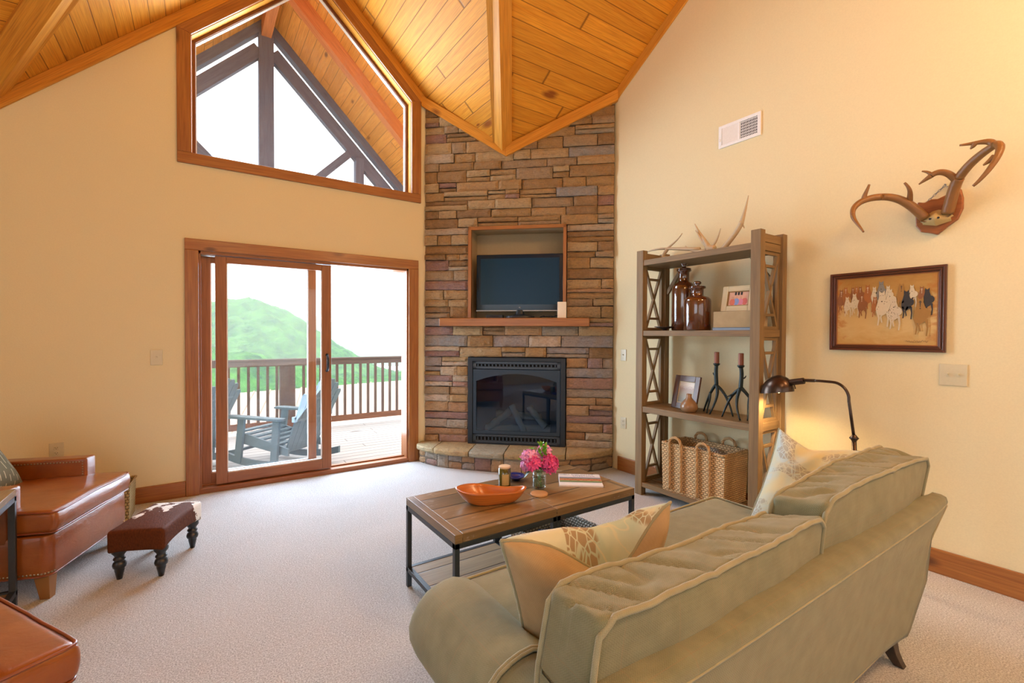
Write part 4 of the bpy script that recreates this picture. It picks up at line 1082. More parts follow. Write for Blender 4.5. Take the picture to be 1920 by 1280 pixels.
for i,(a,c) in enumerate(lev):
    if i:
        b=MB(); b.box(L(sx0+.006,sy0+ps*.5,a),L(sx1-.01,sy1-ps*.5,c)); obj('shelf_board',b,M['shelf'],bs,bevel=.003)
    else:
        b=MB(); b.box(L(sx0+.006,sy0+ps,a),L(sx0+.04,sy1-ps,c)); b.box(L(sx1-.04,sy0+ps,a),L(sx1-.01,sy1-ps,c)); obj('bottom_rail',b,M['shelf'],bs,bevel=.002)
        for k in range(6):
            x=sx0+.045+k*.05; b=MB(); b.box(L(x,sy0+ps*.5,a+.012),L(x+.038,sy1-ps*.5,c-.004)); obj('bottom_slat',b,M['shelf_dk'],bs)
bays=[(.115,.738),(.79,1.412),(1.458,2.03)]
for y in (sy0+ps/2,sy1-ps/2):
    for a,c in [(2.089,2.141)]+lev: b=MB(); b.box(L(sx0+.06,y-.02,a-.004),L(sx1-.06,y+.02,c+.004)); obj('side_rail',b,M['shelf'],bs,bevel=.002)
    for (z0,z1) in bays:
        b=MB(); xa,xb=sx0+.06,sx1-.06; f=.024; t=.011
        z0+=.004; z1-=.004
        b.box(L(xa,y-t,z0),L(xa+f,y+t,z1)); b.box(L(xb-f,y-t,z0),L(xb,y+t,z1)); b.box(L(xa+f,y-t,z0),L(xb-f,y+t,z0+f)); b.box(L(xa+f,y-t,z1-f),L(xb-f,y+t,z1))
        xi,xj,za,zb=xa+f,xb-f,z0+f,z1-f; H=zb-za
        b.bar(L(xi,y-.003,za),L(xj,y-.003,zb),.02,.024,up=(0,1,0)); b.bar(L(xi,y+.003,zb),L(xj,y+.003,za),.02,.024,up=(0,1,0))
        for tt in (.16,.84):
            hh=(xj-xi)*(.5-min(tt,1-tt)); xm=(xi+xj)/2; b.bar(L(xm-hh,y,za+H*tt),L(xm+hh,y,za+H*tt),.02,.024,up=(0,1,0))
        obj('side_lattice',b,M['shelf'],bs,bevel=.0015)
for s_,y in ((1,sy0+ps),(-1,sy1-ps)):
    b=MB(); b.bar(L(sx1-.035,y,1.80),L(sx1-.035,y+s_*.17,2.03),.03,.025,up=(1,0,0)); obj('corner_brace',b,M['shelf'],bs)
# ---- contents
M['amber']=plain('amber_glass',(.085,.022,.005),.07,spec=.7,coat=1)
def amber(x,y,R,H,label):
    r=thing('apothecary_jar',label,'jar',(x,y,1.458),0,'amber apothecary jars')
    sh=H*.68; b=MB()
    P=[(0,.0),(R*.93,0),(R,.01),(R,sh*.86),(R*.97,sh*.92),(R*.8,sh*.985),(R*.5,sh*1.02),(R*.45,sh*1.05),(R*.45,H*.83),(R*.62,H*.85),(R*.62,H*.865),(0,H*.865)]
    b.lathe(P,36); obj('jar_body',b,M['amber'],r,smooth=True)
    b=MB(); b.lathe([(R*.4,H*.866),(R*.58,H*.868),(R*.6,H*.885),(R*.2,H*.90),(R*.14,H*.915),(R*.27,H*.94),(R*.3,H*.96),(R*.22,H*.99),(0,H)],28); obj('stopper',b,M['amber'],r,smooth=True)
amber(3.46,2.485,.098,.60,'taller amber glass jar with stopper, behind on the upper shelf')
amber(3.345,2.275,.105,.40,'shorter amber glass jar with stopper, in front on the upper shelf')
r=thing('trinket_dish','small dark wooden dish left of the amber jars on the upper shelf','dish',(3.36,2.60,1.458)); b=MB(); b.lathe([(0,0),(.025,0),(.02,.012),(.05,.022),(.085,.03),(.088,.036),(.05,.03),(0,.026)],28); obj('dish_body',b,M['darkwood'],r,smooth=True)
r=thing('linen_box','tan linen box under the cream photo frame on the upper shelf','box',(3.40,1.95,1.478)); b=MB(); b.rbox((.085,.165,.062),.004,5,M=TR(0,0,.062)); obj('box_body',b,M['tan_linen'],r,smooth=True,merge=True)
r=thing('book','thin blue book lying under the tan linen box','book',(3.40,1.95,1.458)); b=MB(); b.box((-.09,-.17,0),(.09,.17,.004)); b.box((-.09,-.17,.016),(.09,.17,.02)); b.box((.086,-.17,.004),(.09,.17,.016)); obj('cover',b,plain('blue_cover',(.10,.20,.34),.4),r)
b=MB(); b.box((-.086,-.167,.004),(.086,.167,.016)); obj('pages',b,plain('grey_pages',(.35,.42,.5),.7),r)
def frame(name,label,x,y,z,w,h,fw,mat,mat2,tilt,rz,scene_):
    """front faces -x"""
    r=thing(name,label,'photo frame',(x,y,z)); Mx=Matrix.Rotation(rz,4,'Z')@Matrix.Rotation(tilt,4,'Y')
    b=MB()
    for q in (((-.01,-w,0),(.008,-w+fw,2*h)),((-.01,w-fw,0),(.008,w,2*h)),((-.01,-w+fw,0),(.008,w-fw,fw)),((-.01,-w+fw,2*h-fw),(.008,w-fw,2*h))): b.box(q[0],q[1],Mx)
    obj('frame_moulding',b,mat,r,bevel=.003)
    b=MB(); i=fw*.62
    for q in (((-.004,-w+fw,fw),(.004,-w+fw+.006,2*h-fw)),((-.004,w-fw-.006,fw),(.004,w-fw,2*h-fw)),((-.004,-w+fw,fw),(.004,w-fw,fw+.006)),((-.004,-w+fw,2*h-fw-.006),(.004,w-fw,2*h-fw))): b.box(q[0],q[1],Mx)
    obj('inner_lip',b,mat2,r)
    b=MB(); b.box((0,-w+fw,fw),(.003,w-fw,2*h-fw),Mx); ph=obj('photo',b,scene_[0],r)
    if scene_[1]: scene_[1](ph,Mx,w-fw,fw,2*h-fw)
    b=MB(); b.box((.008,-.03,h*.1),(.012,.03,h*1.5),Mx); b.bar(Mx@V((.012,0,h*1.4)),(.10*cos(rz),.10*sin(rz),.003),.03,.004,up=(1,0,0)); obj('easel_back',b,M['dark'],r)
    return r
def people(ph,Mx,hw_,z0,z1):
    cols=[(.55,.12,.10),(.60,.20,.28),(.20,.28,.55),(.62,.16,.10)]
    for k in range(4):
        y=-hw_*.6+k*hw_*.38; b=MB(); zc=z0+(z1-z0)*.3
        b.add([Mx@V((-.0008-.0002*k,y+.020*cos(a),zc+.028*sin(a)-.004*(k%2))) for a in [i*PI/6 for i in range(12)]],[list(range(12))[::-1]],None); obj('figure_torso',b,plain('shirt',cols[k],.6),ph)
        b=MB(); b.add([Mx@V((-.0018-.0002*k,y+.009*cos(a),zc+.035+.011*sin(a)-.004*(k%2))) for a in [i*PI/6 for i in range(12)]],[list(range(12))[::-1]],None); obj('figure_head',b,plain('face',(.60,.33,.22),.6),ph)
    b=MB()
    for k in range(3): b.add([Mx@V((-.0006,-hw_*.35+k*.022,z1-.03)),Mx@V((-.0006,-hw_*.35+k*.022+.014,z1-.03)),Mx@V((-.0006,-hw_*.35+k*.022+.014,z1-.006)),Mx@V((-.0006,-hw_*.35+k*.022,z1-.006))],[(0,1,2,3)])
    obj('window_print',b,M['dark'],ph)
M['cream_frame']=wood('cream_frame_wood',(.66,.56,.36),(.56,.47,.29),(.35,.27,.15),rough=.5,knots=0)
frame('photo_frame','cream wooden photo frame leaning on the tan linen box',3.385,1.965,1.6025,.122,.10,.042,M['cream_frame'],plain('gilt_lip',(.3,.2,.08),.4,.5),rad(14),rad(6),(plain('photo_warm',(.66,.38,.28),.35),people))
def mk_land():
    m,nt,bb=nodes('landscape_photo'); g=G(nt); oc=g.oc(); n=g.noise(g.map(oc,(8,8,30)),4,4,.7); s_=g.n('ShaderNodeSeparateXYZ'); g.l(oc,s_.inputs[0])
    z=g.math('ADD',g.math('MULTIPLY',s_.outputs[2],5.0),g.math('MULTIPLY',g.math('SUBTRACT',n,.5),.35))
    g.l(g.ramp(z,[(.25,(.10,.08,.03)),(.6,(.28,.20,.09)),(.85,(.35,.20,.12)),(1.0,(.62,.50,.38))]),bb.inputs['Base Color']); bb.inputs['Roughness'].default_value=.35; return m
frame('photo_frame','dark striped wood photo frame with hillside picture on the middle shelf',3.43,2.455,.79,.135,.143,.05,wood('zebrawood',(.16,.07,.035),(.045,.02,.012),(.03,.012,.008),rough=.35,knots=0,gs=2.0),M['cream_frame'],rad(12),rad(-8),(mk_land(),None))
r=thing('bud_vase','small brown stoneware bud vase in front of the dark photo frame','vase',(3.335,2.335,.79)); b=MB()
b.lathe([(0,.0),(.045,0),(.062,.018),(.070,.042),(.064,.068),(.045,.092),(.026,.112),(.020,.130),(.022,.148),(.017,.15),(.014,.13),(.01,.1),(0,.09)],32); obj('vase_body',b,plain('stoneware',(.27,.145,.065),.3,coat=.3),r,smooth=True)
# antler candlesticks
M['iron']=plain('verdigris_black_iron',(.018,.028,.028),.38,.4,bump=.4,bs=70)
M['candle']=plain('brown_candle',(.26,.07,.025),.45,coat=.2)
def bez(P,n=12):
    P=[V(p) for p in P]; out=[]
    for i in range(n+1):
        t=i/n; Q=P[:]
        while len(Q)>1: Q=[Q[k].lerp(Q[k+1],t) for k in range(len(Q)-1)]
        out.append(Q[0])
    return out
def horn(b,P,r0,r1,n=12,pw=1.0,seg=8):
    pts=bez(P,n); b.tube(pts,[r0+(r1-r0)*(i/n)**pw for i in range(n+1)],seg)
def cstick(x,y,rz,label,flip=1):
    r=thing('antler_candlestick',label,'candlestick',(x,y,.79),rz,'antler candlesticks on the middle shelf')
    b=MB(); f=flip
    horn(b,[(0,0,.395),(0,.012*f,.33),(0,.0,.28),(.0,.0,.23)],.014,.016)
    horn(b,[(0,0,.24),(0,.05*f,.19),(0.02,.10*f,.12),(.02,.145*f,.0)],.014,.006,14)
    horn(b,[(0,.06*f,.17),(-.01,.05*f,.1),(-.03,.06*f,.05),(-.04,.055*f,.0)],.010,.005)
    horn(b,[(0,0,.24),(0,-.03*f,.17),(-.04,-.03*f,.1),(-.06,.01*f,.0)],.014,.006)
    horn(b,[(0,0,.23),(.02,-.07*f,.19),(.03,-.10*f,.1),(.03,-.135*f,.0)],.013,.006)
    horn(b,[(0,-.06*f,.18),(.0,-.085*f,.165),(0,-.1*f,.16)],.008,.003)
    horn(b,[(0,.005*f,.31),(0,.03*f,.305),(0,.035*f,.33)],.008,.003)
    obj('antler_stem',b,M['iron'],r,smooth=True)
    b=MB(); b.lathe([(0,.385),(.014,.385),(.024,.395),(.026,.405),(.018,.408),(.018,.415),(0,.415)],20); obj('cup',b,M['iron'],r,smooth=True)
    b=MB(); b.lathe([(0,.408),(.019,.408),(.019,.494),(.015,.497),(0,.497)],24); obj('candle',b,M['candle'],r,smooth=False)
cstick(3.44,2.16,rad(-10),'antler candlestick with brown candle, left of the pair',1)
cstick(3.38,1.925,rad(20),'antler candlestick with brown candle, right one beside the shelf post',-1)
# big basket
M['basket']=weave('seagrass_weave',(.80,.53,.26),(.22,.11,.04),su=40,sv=62)
M['rope']=plain('seagrass_rope',(.50,.30,.13),.75,bump=.8,bs=140)
bk_=thing('storage_basket','large rectangular seagrass basket with rope handles on the bottom shelf','basket',(3.43,2.265,.116))
b=MB(); basket_shell(b,.155,.275,.395,.012,flare=1.04,n=24); obj('woven_body',b,M['basket'],bk_)
b=MB(); pts=[(s0*.158,s1*.277,.395) for s0,s1 in ((-1,-1),(1,-1),(1,1),(-1,1))]; P=[]
for i in range(4):
    for k in range(24): P.append(V(pts[i]).lerp(V(pts[(i+1)%4]),k/24))
b.tube(P,[.011+.002*sin(i*2.1) for i in range(96)],8,closed=True); obj('rim',b,M['basket'],bk_,smooth=True)
def rope(path,name):
    n=len(path); b=MB()
    for ph in (0,2*PI/3,4*PI/3):
        pts=[]
        for i in range(n):
            t=(path[min(n-1,i+1)]-path[max(0,i-1)]).normalized(); N=t.orthogonal().normalized(); N=V((1,.2,.1)); N=(N-t*N.dot(t)).normalized(); B=t.cross(N); a=ph+i*.8
            pts.append(path[i]+N*cos(a)*.0062+B*sin(a)*.0062)
        b.tube(pts,.0066,6)
    return obj(name,b,M['rope'],bk_,smooth=True)
for s_ in (-1,1):
    for yc in (.14,-.115):
        path=[]; X=s_*.172
        for k in range(26): path.append(V((X+ (s_*.006*k/25),yc+.055,.02+.39*k/25)))
        for k in range(1,10): a=PI*k/10; path.append(V((X+s_*.006,yc+.055*cos(a),.41+.05*sin(a))))
        for k in range(26): path.append(V((X+s_*.006*(1-k/25),yc-.055,.41-.39*k/25)))
        rope(path,'rope_handle')
b=MB(); b.grid(lambda i,j:V(((i*2-1)*.145,(j*2-1)*.255,.33+.03*sin(i*5+j*7)+.02*nz((i,j,0),5))),20,20,us=.3,vs_=.5); obj('throw_inside',b,M['basket_grey'],bk_,smooth=True)
# shed antlers on top
M['antler']=plain('bleached_antler',(.50,.38,.23),.5,bump=.5,bs=40)
M['antler_br']=plain('brown_antler',(.25,.11,.03),.42,bump=.6,bs=45)
def shed(label,parts,loc_):
    b=MB()
    for P,r0,r1 in parts: horn(b,P,r0,r1,14)
    o=obj('shed_antler',b,M['antler'],smooth=True); o.location=loc_; tag(o,label,'antler','shed antlers on top of the bookshelf')
Zs=2.079
shed('shed antler lying flat at the left end of the bookshelf top',[([(0,.24,.10),(0,.1,.125),(0,.0,.09),(0,-.3,.045)],.006,.016),([(0,.03,.085),(0,.0,.12),(0,-.08,.14),(0,-.13,.205)],.013,.004),([(0,.07,.03),(0,.05,.06),(0,.02,.09)],.014,.016),([(0,.07,.022),(.03,.05,.022)],.02,.018)],(3.41,2.60,Zs))
shed('upright forked shed antler in the middle of the bookshelf top',[([(0,-.03,.02),(0,0,.09),(0,.06,.16),(0,.11,.26)],.026,.004),([(0,.0,.06),(0,.05,.11),(-.02,.05,.15),(-.02,.09,.2)],.016,.004),([(0,-.05,.05),(0,-.09,.09),(0,-.1,.12),(0,-.12,.18)],.012,.003),([(0,.0,.02),(0,.07,.03),(0,.14,.03),(0,.2,.09)],.02,.006),([(0,-.07,.03),(0,-.03,.04),(0,.0,.05)],.026,.026)],(3.41,2.24,Zs))
shed('tall single-tined shed antler at the right end of the bookshelf top',[([(0,.12,.01),(0,.03,.1),(0,-.02,.15),(0,-.035,.2)],.022,.018),([(0,-.03,.18),(0,-.05,.24),(0,-.07,.31),(0,-.085,.385)],.019,.003),([(0,-.03,.19),(.01,-.045,.17),(.01,-.05,.15)],.009,.004)],(3.41,1.985,Zs))
# ------------------------------------------------------------------ floor lamp
M['bronze']=plain('dark_bronze',(.075,.05,.038),.27,.85)
lp=thing('floor_lamp','dark bronze pharmacy floor lamp arching over the sofa end','lamp',(3.3,1.15,0))
b=MB(); b.lathe([(0,0),(.13,0),(.135,.008),(.12,.02),(.03,.03),(.018,.05),(0,.05)],36); obj('lamp_base',b,M['bronze'],lp,smooth=True)
b=MB(); b.tube([(0,-.01,.04),(0,.015,.80)],.0125,12); obj('lower_pole',b,M['bronze'],lp,smooth=True)
b=MB(); b.lathe([(.0125,-.02),(.016,-.012),(.026,0),(.016,.012),(.011,.02)],20,M=TR(0,.015,.80,rx=-.03)); obj('pole_collar',b,M['bronze'],lp,smooth=True)
b=MB(); P=[V((0,.015,.80)),V((0,.035,.95)),V((0,.045,1.02))]+[V((0,.045+.09-.09*cos(a),1.03+.10*sin(a))) for a in [PI/2*k/10 for k in range(1,11)]]+[V((0,.21,1.131)),V((0,.29,1.127))]
b.tube(P,.0085,12); obj('curved_arm',b,M['bronze'],lp,smooth=True)
b=MB(); b.tube([(0,.235,1.13),(0,.30,1.127)],.0105,12); b.tube([(0,.30,1.124),(0,.385,1.105)],.021,20); obj('socket',b,M['bronze'],lp,smooth=False,bevel=.002)
b=MB(); b.tube([(0,.36,1.09),(0,.355,1.075)],.004,8); b.lathe([(0,-.006),(.006,0),(0,.006)],10,M=TR(0,.354,1.07)); obj('switch_knob',b,M['bronze'],lp,smooth=True)
def dome(u,v,k=1):
    # half-dome opening downwards, drawn out to the socket
    a=2*PI*u; e=v*PI/2; y=.47+.105*k*cos(a)*sin(e)*(1.0 if cos(a)>0 else 1.0); x=.085*k*sin(a)*sin(e); z=1.03+.118*k*cos(e)+ (-(y-.47))*.16
    if cos(a)<0: z+= .0
    return V((x,y,z))
b=MB(); b.grid(lambda i,j:dome(i,j),40,14,closeu=True); b.grid(lambda i,j:dome(i,1-j,.965),40,14,closeu=True); b.grid(lambda i,j:dome(i,1).lerp(dome(i,1,.965),j),40,1,closeu=True); obj('lamp_shade',b,M['bronze'],lp,smooth=True)
b=MB(); b.tube([(0,.385,1.10),(0,.41,1.095)],.018,16); b.lathe([(0,-.03),(.02,-.022),(.028,0),(.02,.022),(.012,.035),(0,.04)],16,M=TR(0,.46,1.055,rx=PI/2)); obj('bulb',b,plain('lit_bulb',(1,.9,.7),.4,emit=((1,.72,.38),14)),lp,smooth=True)
# ------------------------------------------------------------------ framed horse picture
py0,py1,pz0,pz1=.838,1.448,1.323,1.846; 
fr_=thing('framed_picture','dark wood framed painting of running horses on the right wall','picture',(XB,(py0+py1)/2,(pz0+pz1)/2)); fr_.rotation_euler=(0,0,-PI/2)
W,H=(py1-py0)/2,(pz1-pz0)/2; M['mahog']=wood('mahogany_frame',(.13,.035,.012),(.075,.018,.008),(.03,.008,.005),rough=.3,knots=0,coat=.5)
def pring(b,i0,i1,y0,y1):
    A=[(-W+i0,-H+i0),(W-i0,-H+i0),(W-i0,H-i0),(-W+i0,H-i0)]; B=[(-W+i1,-H+i1),(W-i1,-H+i1),(W-i1,H-i1),(-W+i1,H-i1)]
    for k in range(4):
        a,a2,c2,c=A[k],A[(k+1)%4],B[(k+1)%4],B[k]; b.prism([(a[0],y0,a[1]),(a2[0],y0,a2[1]),(c2[0],y0,c2[1]),(c[0],y0,c[1])],(0,y1-y0,0),u=(a2[0]-a[0],0,a2[1]-a[1]))
b=MB(); pring(b,0,.014,0,-.022); pring(b,.014,.022,0,-.014); pring(b,.022,.030,0,-.018); pring(b,.030,.038,0,-.011); obj('frame_moulding',b,M['mahog'],fr_,bevel=.0015)
b=MB(); pring(b,.038,.043,0,-.009); obj('inner_lip',b,M['cedar'],fr_)
def mk_canvas():
    m,nt,bb=nodes('painted_ground'); g=G(nt); oc=g.oc(); s_=g.n('ShaderNodeSeparateXYZ'); g.l(oc,s_.inputs[0]); n=g.noise(g.map(oc,(1,1,2.2)),9,5,.65,.5)
    z=g.math('MULTIPLY_ADD',s_.outputs[2],2.2,.5); zz=g.math('ADD',z,g.math('MULTIPLY',g.math('SUBTRACT',n,.5),.5))
    c=g.ramp(zz,[(.0,(.50,.30,.08)),(.25,(.60,.42,.17)),(.5,(.58,.40,.16)),(.75,(.45,.26,.06)),(1.,(.36,.18,.03))])
    ex=g.math('ADD',g.math('ABSOLUTE',g.math('MULTIPLY',s_.outputs[0],3.8)),g.math('MULTIPLY',g.math('SUBTRACT',n,.5),.9))
    c=g.mix(g.math('MULTIPLY',g.ramp(ex,[(.85,0.),(1.1,1.)]),.7),c,(.42,.15,.015)); g.l(c,bb.inputs['Base Color']); bb.inputs['Roughness'].default_value=.55; return m
b=MB(); b.box((-W+.04,-.007,-H+.04),(W-.04,-.003,H-.04)); cv=obj('canvas',b,mk_canvas(),fr_)
cw,ch=2*(W-.043),2*(H-.043)
HC={'white':(.60,.52,.36),'brown':(.26,.10,.03),'bay':(.36,.13,.03),'black':(.03,.028,.03),'grey':(.22,.21,.18),'gold':(.33,.17,.035),'spot':(.58,.50,.36)}
hm={k:plain('horse_'+k,c_,.55) for k,c_ in HC.items()}; hm['ink']=plain('paint_ink',(.05,.035,.025),.6)
lay=[0]
ey=[0]
def ell(b,cx,cz,rx,rz_,y,rot=0,n=14):
    P=[]; ey[0]=(ey[0]+1)%8; y=y-.000012*ey[0]
    for i in range(n):
        a=2*PI*i/n; x=rx*cos(a);z=rz_*sin(a); P.append(V((cx+x*cos(rot)-z*sin(rot),y,cz+x*sin(rot)+z*cos(rot))))
    b.add(P,[list(range(n))])
def horse(u,v,s,k,lean=0,dark='ink'):
    """front-on running horse; u,v = head position in the picture (0..1), s scale"""
    lay[0]+=1; y=-.0075-.0003*lay[0]; x=-cw/2+cw*u; z=ch/2-ch*v; s*=ch
    b=MB(); ell(b,x+lean*.2*s,z-.25*s,.105*s,.14*s,y); ell(b,x+.05*s,z-.19*s,.11*s,.11*s,y)
    b.add([V((x-.045*s,y,z+.02*s)),V((x+.05*s,y,z+.02*s)),V((x+.11*s,y,z-.2*s)),V((x-.10*s,y,z-.2*s))],[(0,3,2,1)])
    b.add([V((x-.05*s,y-.00011,z+.075*s)),V((x-.045*s,y-.00011,z+.135*s)),V((x-.015*s,y-.00011,z+.09*s)),V((x+.015*s,y-.00011,z+.09*s)),V((x+.045*s,y-.00011,z+.135*s)),V((x+.05*s,y-.00011,z+.075*s)),V((x+.034*s,y-.00011,z-.11*s)),V((x,y-.00011,z-.15*s)),V((x-.034*s,y-.00011,z-.11*s))],[(8,7,6,5,4,3,2,1,0)])
    for dx,l,bd in ((-.08,.30,.03),(.03,.24,-.05),(.09,.33,.02)):
        a=x+dx*s; b.add([V((a-.022*s,y,z-.3*s)),V((a+.03*s,y,z-.3*s)),V((a+(.018+bd)*s,y,z-(.3+l*.5)*s)),V((a+(.012+bd*.5)*s,y,z-(.3+l)*s)),V((a+(-.012+bd*.5)*s,y,z-(.3+l)*s)),V((a+(-.01+bd)*s,y,z-(.3+l*.5)*s))],[(5,4,3,2,1,0)])
    o=obj('painted_horse',b,hm[k],cv)
    b=MB(); y2=y-.00020
    for dx in (-.02,.02): ell(b,x+dx*s,z+.03*s,.006*s,.009*s,y2,n=6)
    ell(b,x,z-.095*s,.014*s,.01*s,y2,n=8)
    if k in('white','spot','grey'):
        R_=random.Random(int(u*100))
        for i in range(26 if k=='spot' else 7): ell(b,x+R_.uniform(-.1,.1)*s,z-R_.uniform(.05,.36)*s,.008*s,.006*s,y2,n=6)
        b.add([V((x-.05*s,y2,z)),V((x-.06*s,y2,z-.03*s)),V((x-.1*s,y2,z-.2*s)),V((x-.095*s,y2,z-.2*s))],[(3,2,1,0)])
    elif k in('brown','bay','gold','black'): b.add([V((x-.01*s,y2,z+.055*s)),V((x+.01*s,y2,z+.055*s)),V((x+.004*s,y2,z-.07*s)),V((x-.004*s,y2,z-.07*s))],[(3,2,1,0)],)
    obj('painted_detail',b,hm['ink'] if k not in('brown','bay') else hm['white'],o)
for a in ((.04,.21,.5,'brown'),(.09,.17,.42,'bay'),(.17,.17,.36,'brown'),(.21,.16,.36,'bay'),(.25,.17,.4,'brown'),(.33,.17,.55,'bay'),(.40,.19,.4,'white'),(.47,.13,.55,'grey'),(.54,.19,.42,'white'),(.67,.18,.5,'gold'),(.77,.20,.42,'white'),(.86,.23,.42,'brown'),(.91,.27,.5,'black'),(.11,.32,.42,'white'),(.19,.28,.46,'white'),(.27,.30,.5,'brown'),(.56,.25,.48,'white'),(.41,.34,.42,'bay'),(.48,.30,.7,'white'),(.72,.29,.55,'black'),(.60,.40,.62,'spot'),(.85,.42,.72,'gold')): horse(*a)
b=MB(); pts=[V((.115+.0035*i,-.0105,-.196+.005*sin(i*1.7)+.003*sin(i*.6))) for i in range(32)]; b.tube(pts,.0006,4); b.tube([V((.105,-.0105,-.194)),V((.14,-.0105,-.202)),V((.19,-.0105,-.203))],.0006,4); obj('signature',b,hm['ink'],cv)
# ------------------------------------------------------------------ mounted antlers
am=thing('mounted_antlers','deer antlers with skull cap on a carved wooden plaque, hung by a chain','mounted antlers',(XB,.885,2.14)); am.rotation_euler=(0,0,-PI/2)
# local: x = image right (towards -Y world), -y into the room, z up
b=MB(); P=[(-.093,.10),(-.06,.088),(-.03,.103),(.0,.098),(.035,.112),(.075,.115),(.10,.135),(.112,.08),(.112,.02),(.09,-.04),(.05,-.07),(.0,-.115),(-.03,-.10),(-.075,-.085),(-.1,-.045),(-.104,.03)]
b.prism([(x,0,z) for x,z in P],(0,-.028,0)); M['plaque']=wood('plaque_wood',(.36,.12,.03),(.24,.07,.016),(.09,.025,.01),rough=.4,knots=.1); obj('plaque',b,M['plaque'],am,bevel=.006)
b=MB(); P=[(-.072,-.03),(-.045,.0),(-.02,.022),(.01,.028),(.035,.02),(.06,.0),(.075,-.018),(.03,-.045),(.0,-.062),(-.03,-.055)]
def skull(i,j):
    x=-.065+.13*i; t=1-2*abs(i-.5); return V((x,-.03-.045*sin(PI*j)*(.35+.65*t)-.012*t,-.045+.065*j*(.6+.4*t)-(.02)*t*(1-j)))
b.grid(skull,18,10); b.prism([(x,-.028,z) for x,z in P],(0,-.02,0)); sk=obj('skull_cap',b,plain('old_bone',(.50,.35,.14),.5,bump=.4),am,smooth=True)
b=MB()
for x in (-.02,.018): b.lathe([(0,0),(.006,.0),(.006,.003),(0,.003)],10,M=TR(x,-.0785,-.025,rx=PI/2))
obj('screw_heads',b,M['dark'],sk)
def ant(name,parts):
    b=MB()
    for P,r0,r1 in parts: horn(b,P,r0*1.3,r1*1.3,18,1.2,10)
    for k in range(14):
        a=k*.45; p=parts[0][0][0]; b.lathe([(0,-.005),(.006,0),(0,.005)],6,M=TR(p[0]+.022*cos(a),p[1]-.004,p[2]+.022*sin(a)))
    obj(name,b,M['antler_br'],am,smooth=True)
ant('left_antler',[([(-.05,-.05,-.01),(-.10,-.09,.07),(-.15,-.12,.135),(-.23,-.17,.14)],.021,.016),([(-.23,-.17,.14),(-.30,-.23,.145),(-.35,-.28,.10),(-.335,-.30,.055),(-.33,-.31,.03)],.016,.010),([(-.33,-.31,.03),(-.325,-.32,.0),(-.30,-.32,-.03),(-.265,-.33,-.09)],.0105,.004),([(-.30,-.235,.118),(-.30,-.24,.15),(-.285,-.24,.17),(-.27,-.24,.215)],.012,.005),([(-.115,-.09,.09),(-.105,-.12,.13),(-.085,-.15,.15),(-.12,-.16,.20)],.013,.005)])
ant('right_antler',[([(.05,-.05,.0),(.075,-.08,.07),(.085,-.10,.13),(.115,-.13,.17)],.023,.020),([(.115,-.13,.17),(.165,-.18,.23),(.23,-.22,.26),(.28,-.26,.27)],.018,.014),([(.28,-.26,.27),(.325,-.30,.26),(.31,-.33,.17),(.25,-.34,.09),(.215,-.34,.06)],.016,.005),([(.285,-.30,.20),(.265,-.31,.175),(.245,-.31,.165)],.012,.003),([(.27,-.25,.28),(.255,-.25,.31),(.22,-.26,.30),(.145,-.27,.31)],.014,.004),([(.205,-.26,.305),(.195,-.26,.285),(.185,-.26,.28)],.01,.003),([(.105,-.12,.15),(.085,-.15,.21),(.04,-.18,.23),(.01,-.19,.20)],.015,.011),([(.01,-.19,.20),(-.015,-.19,.185),(-.045,-.19,.165)],.011,.003),([(.01,-.19,.20),(.005,-.19,.225),(-.03,-.2,.235)],.009,.003)])
b=MB()
def chain(a,c,n):
    a=V(a);c=V(c); d=(c-a).normalized(); up=V((0,-1,0))
    for k in range(n):
        p=a.lerp(c,(k+.5)/n); s1=d; s2=d.cross(up).normalized() if k%2 else up
        b.tube([p+s1*cos(t)*(c-a).length/n*.62+s2*sin(t)*.005 for t in [i*PI/5 for i in range(10)]],.0015,4,closed=True)
chain((-.055,-.012,.09),(.03,-.008,.175),8); chain((.03,-.008,.175),(.075,-.012,.115),5); b.tube([(.03,0,.178),(.03,-.02,.178)],.004,6)
obj('hanging_chain',b,plain('chain_steel',(.35,.36,.38),.3,1),am,smooth=True)
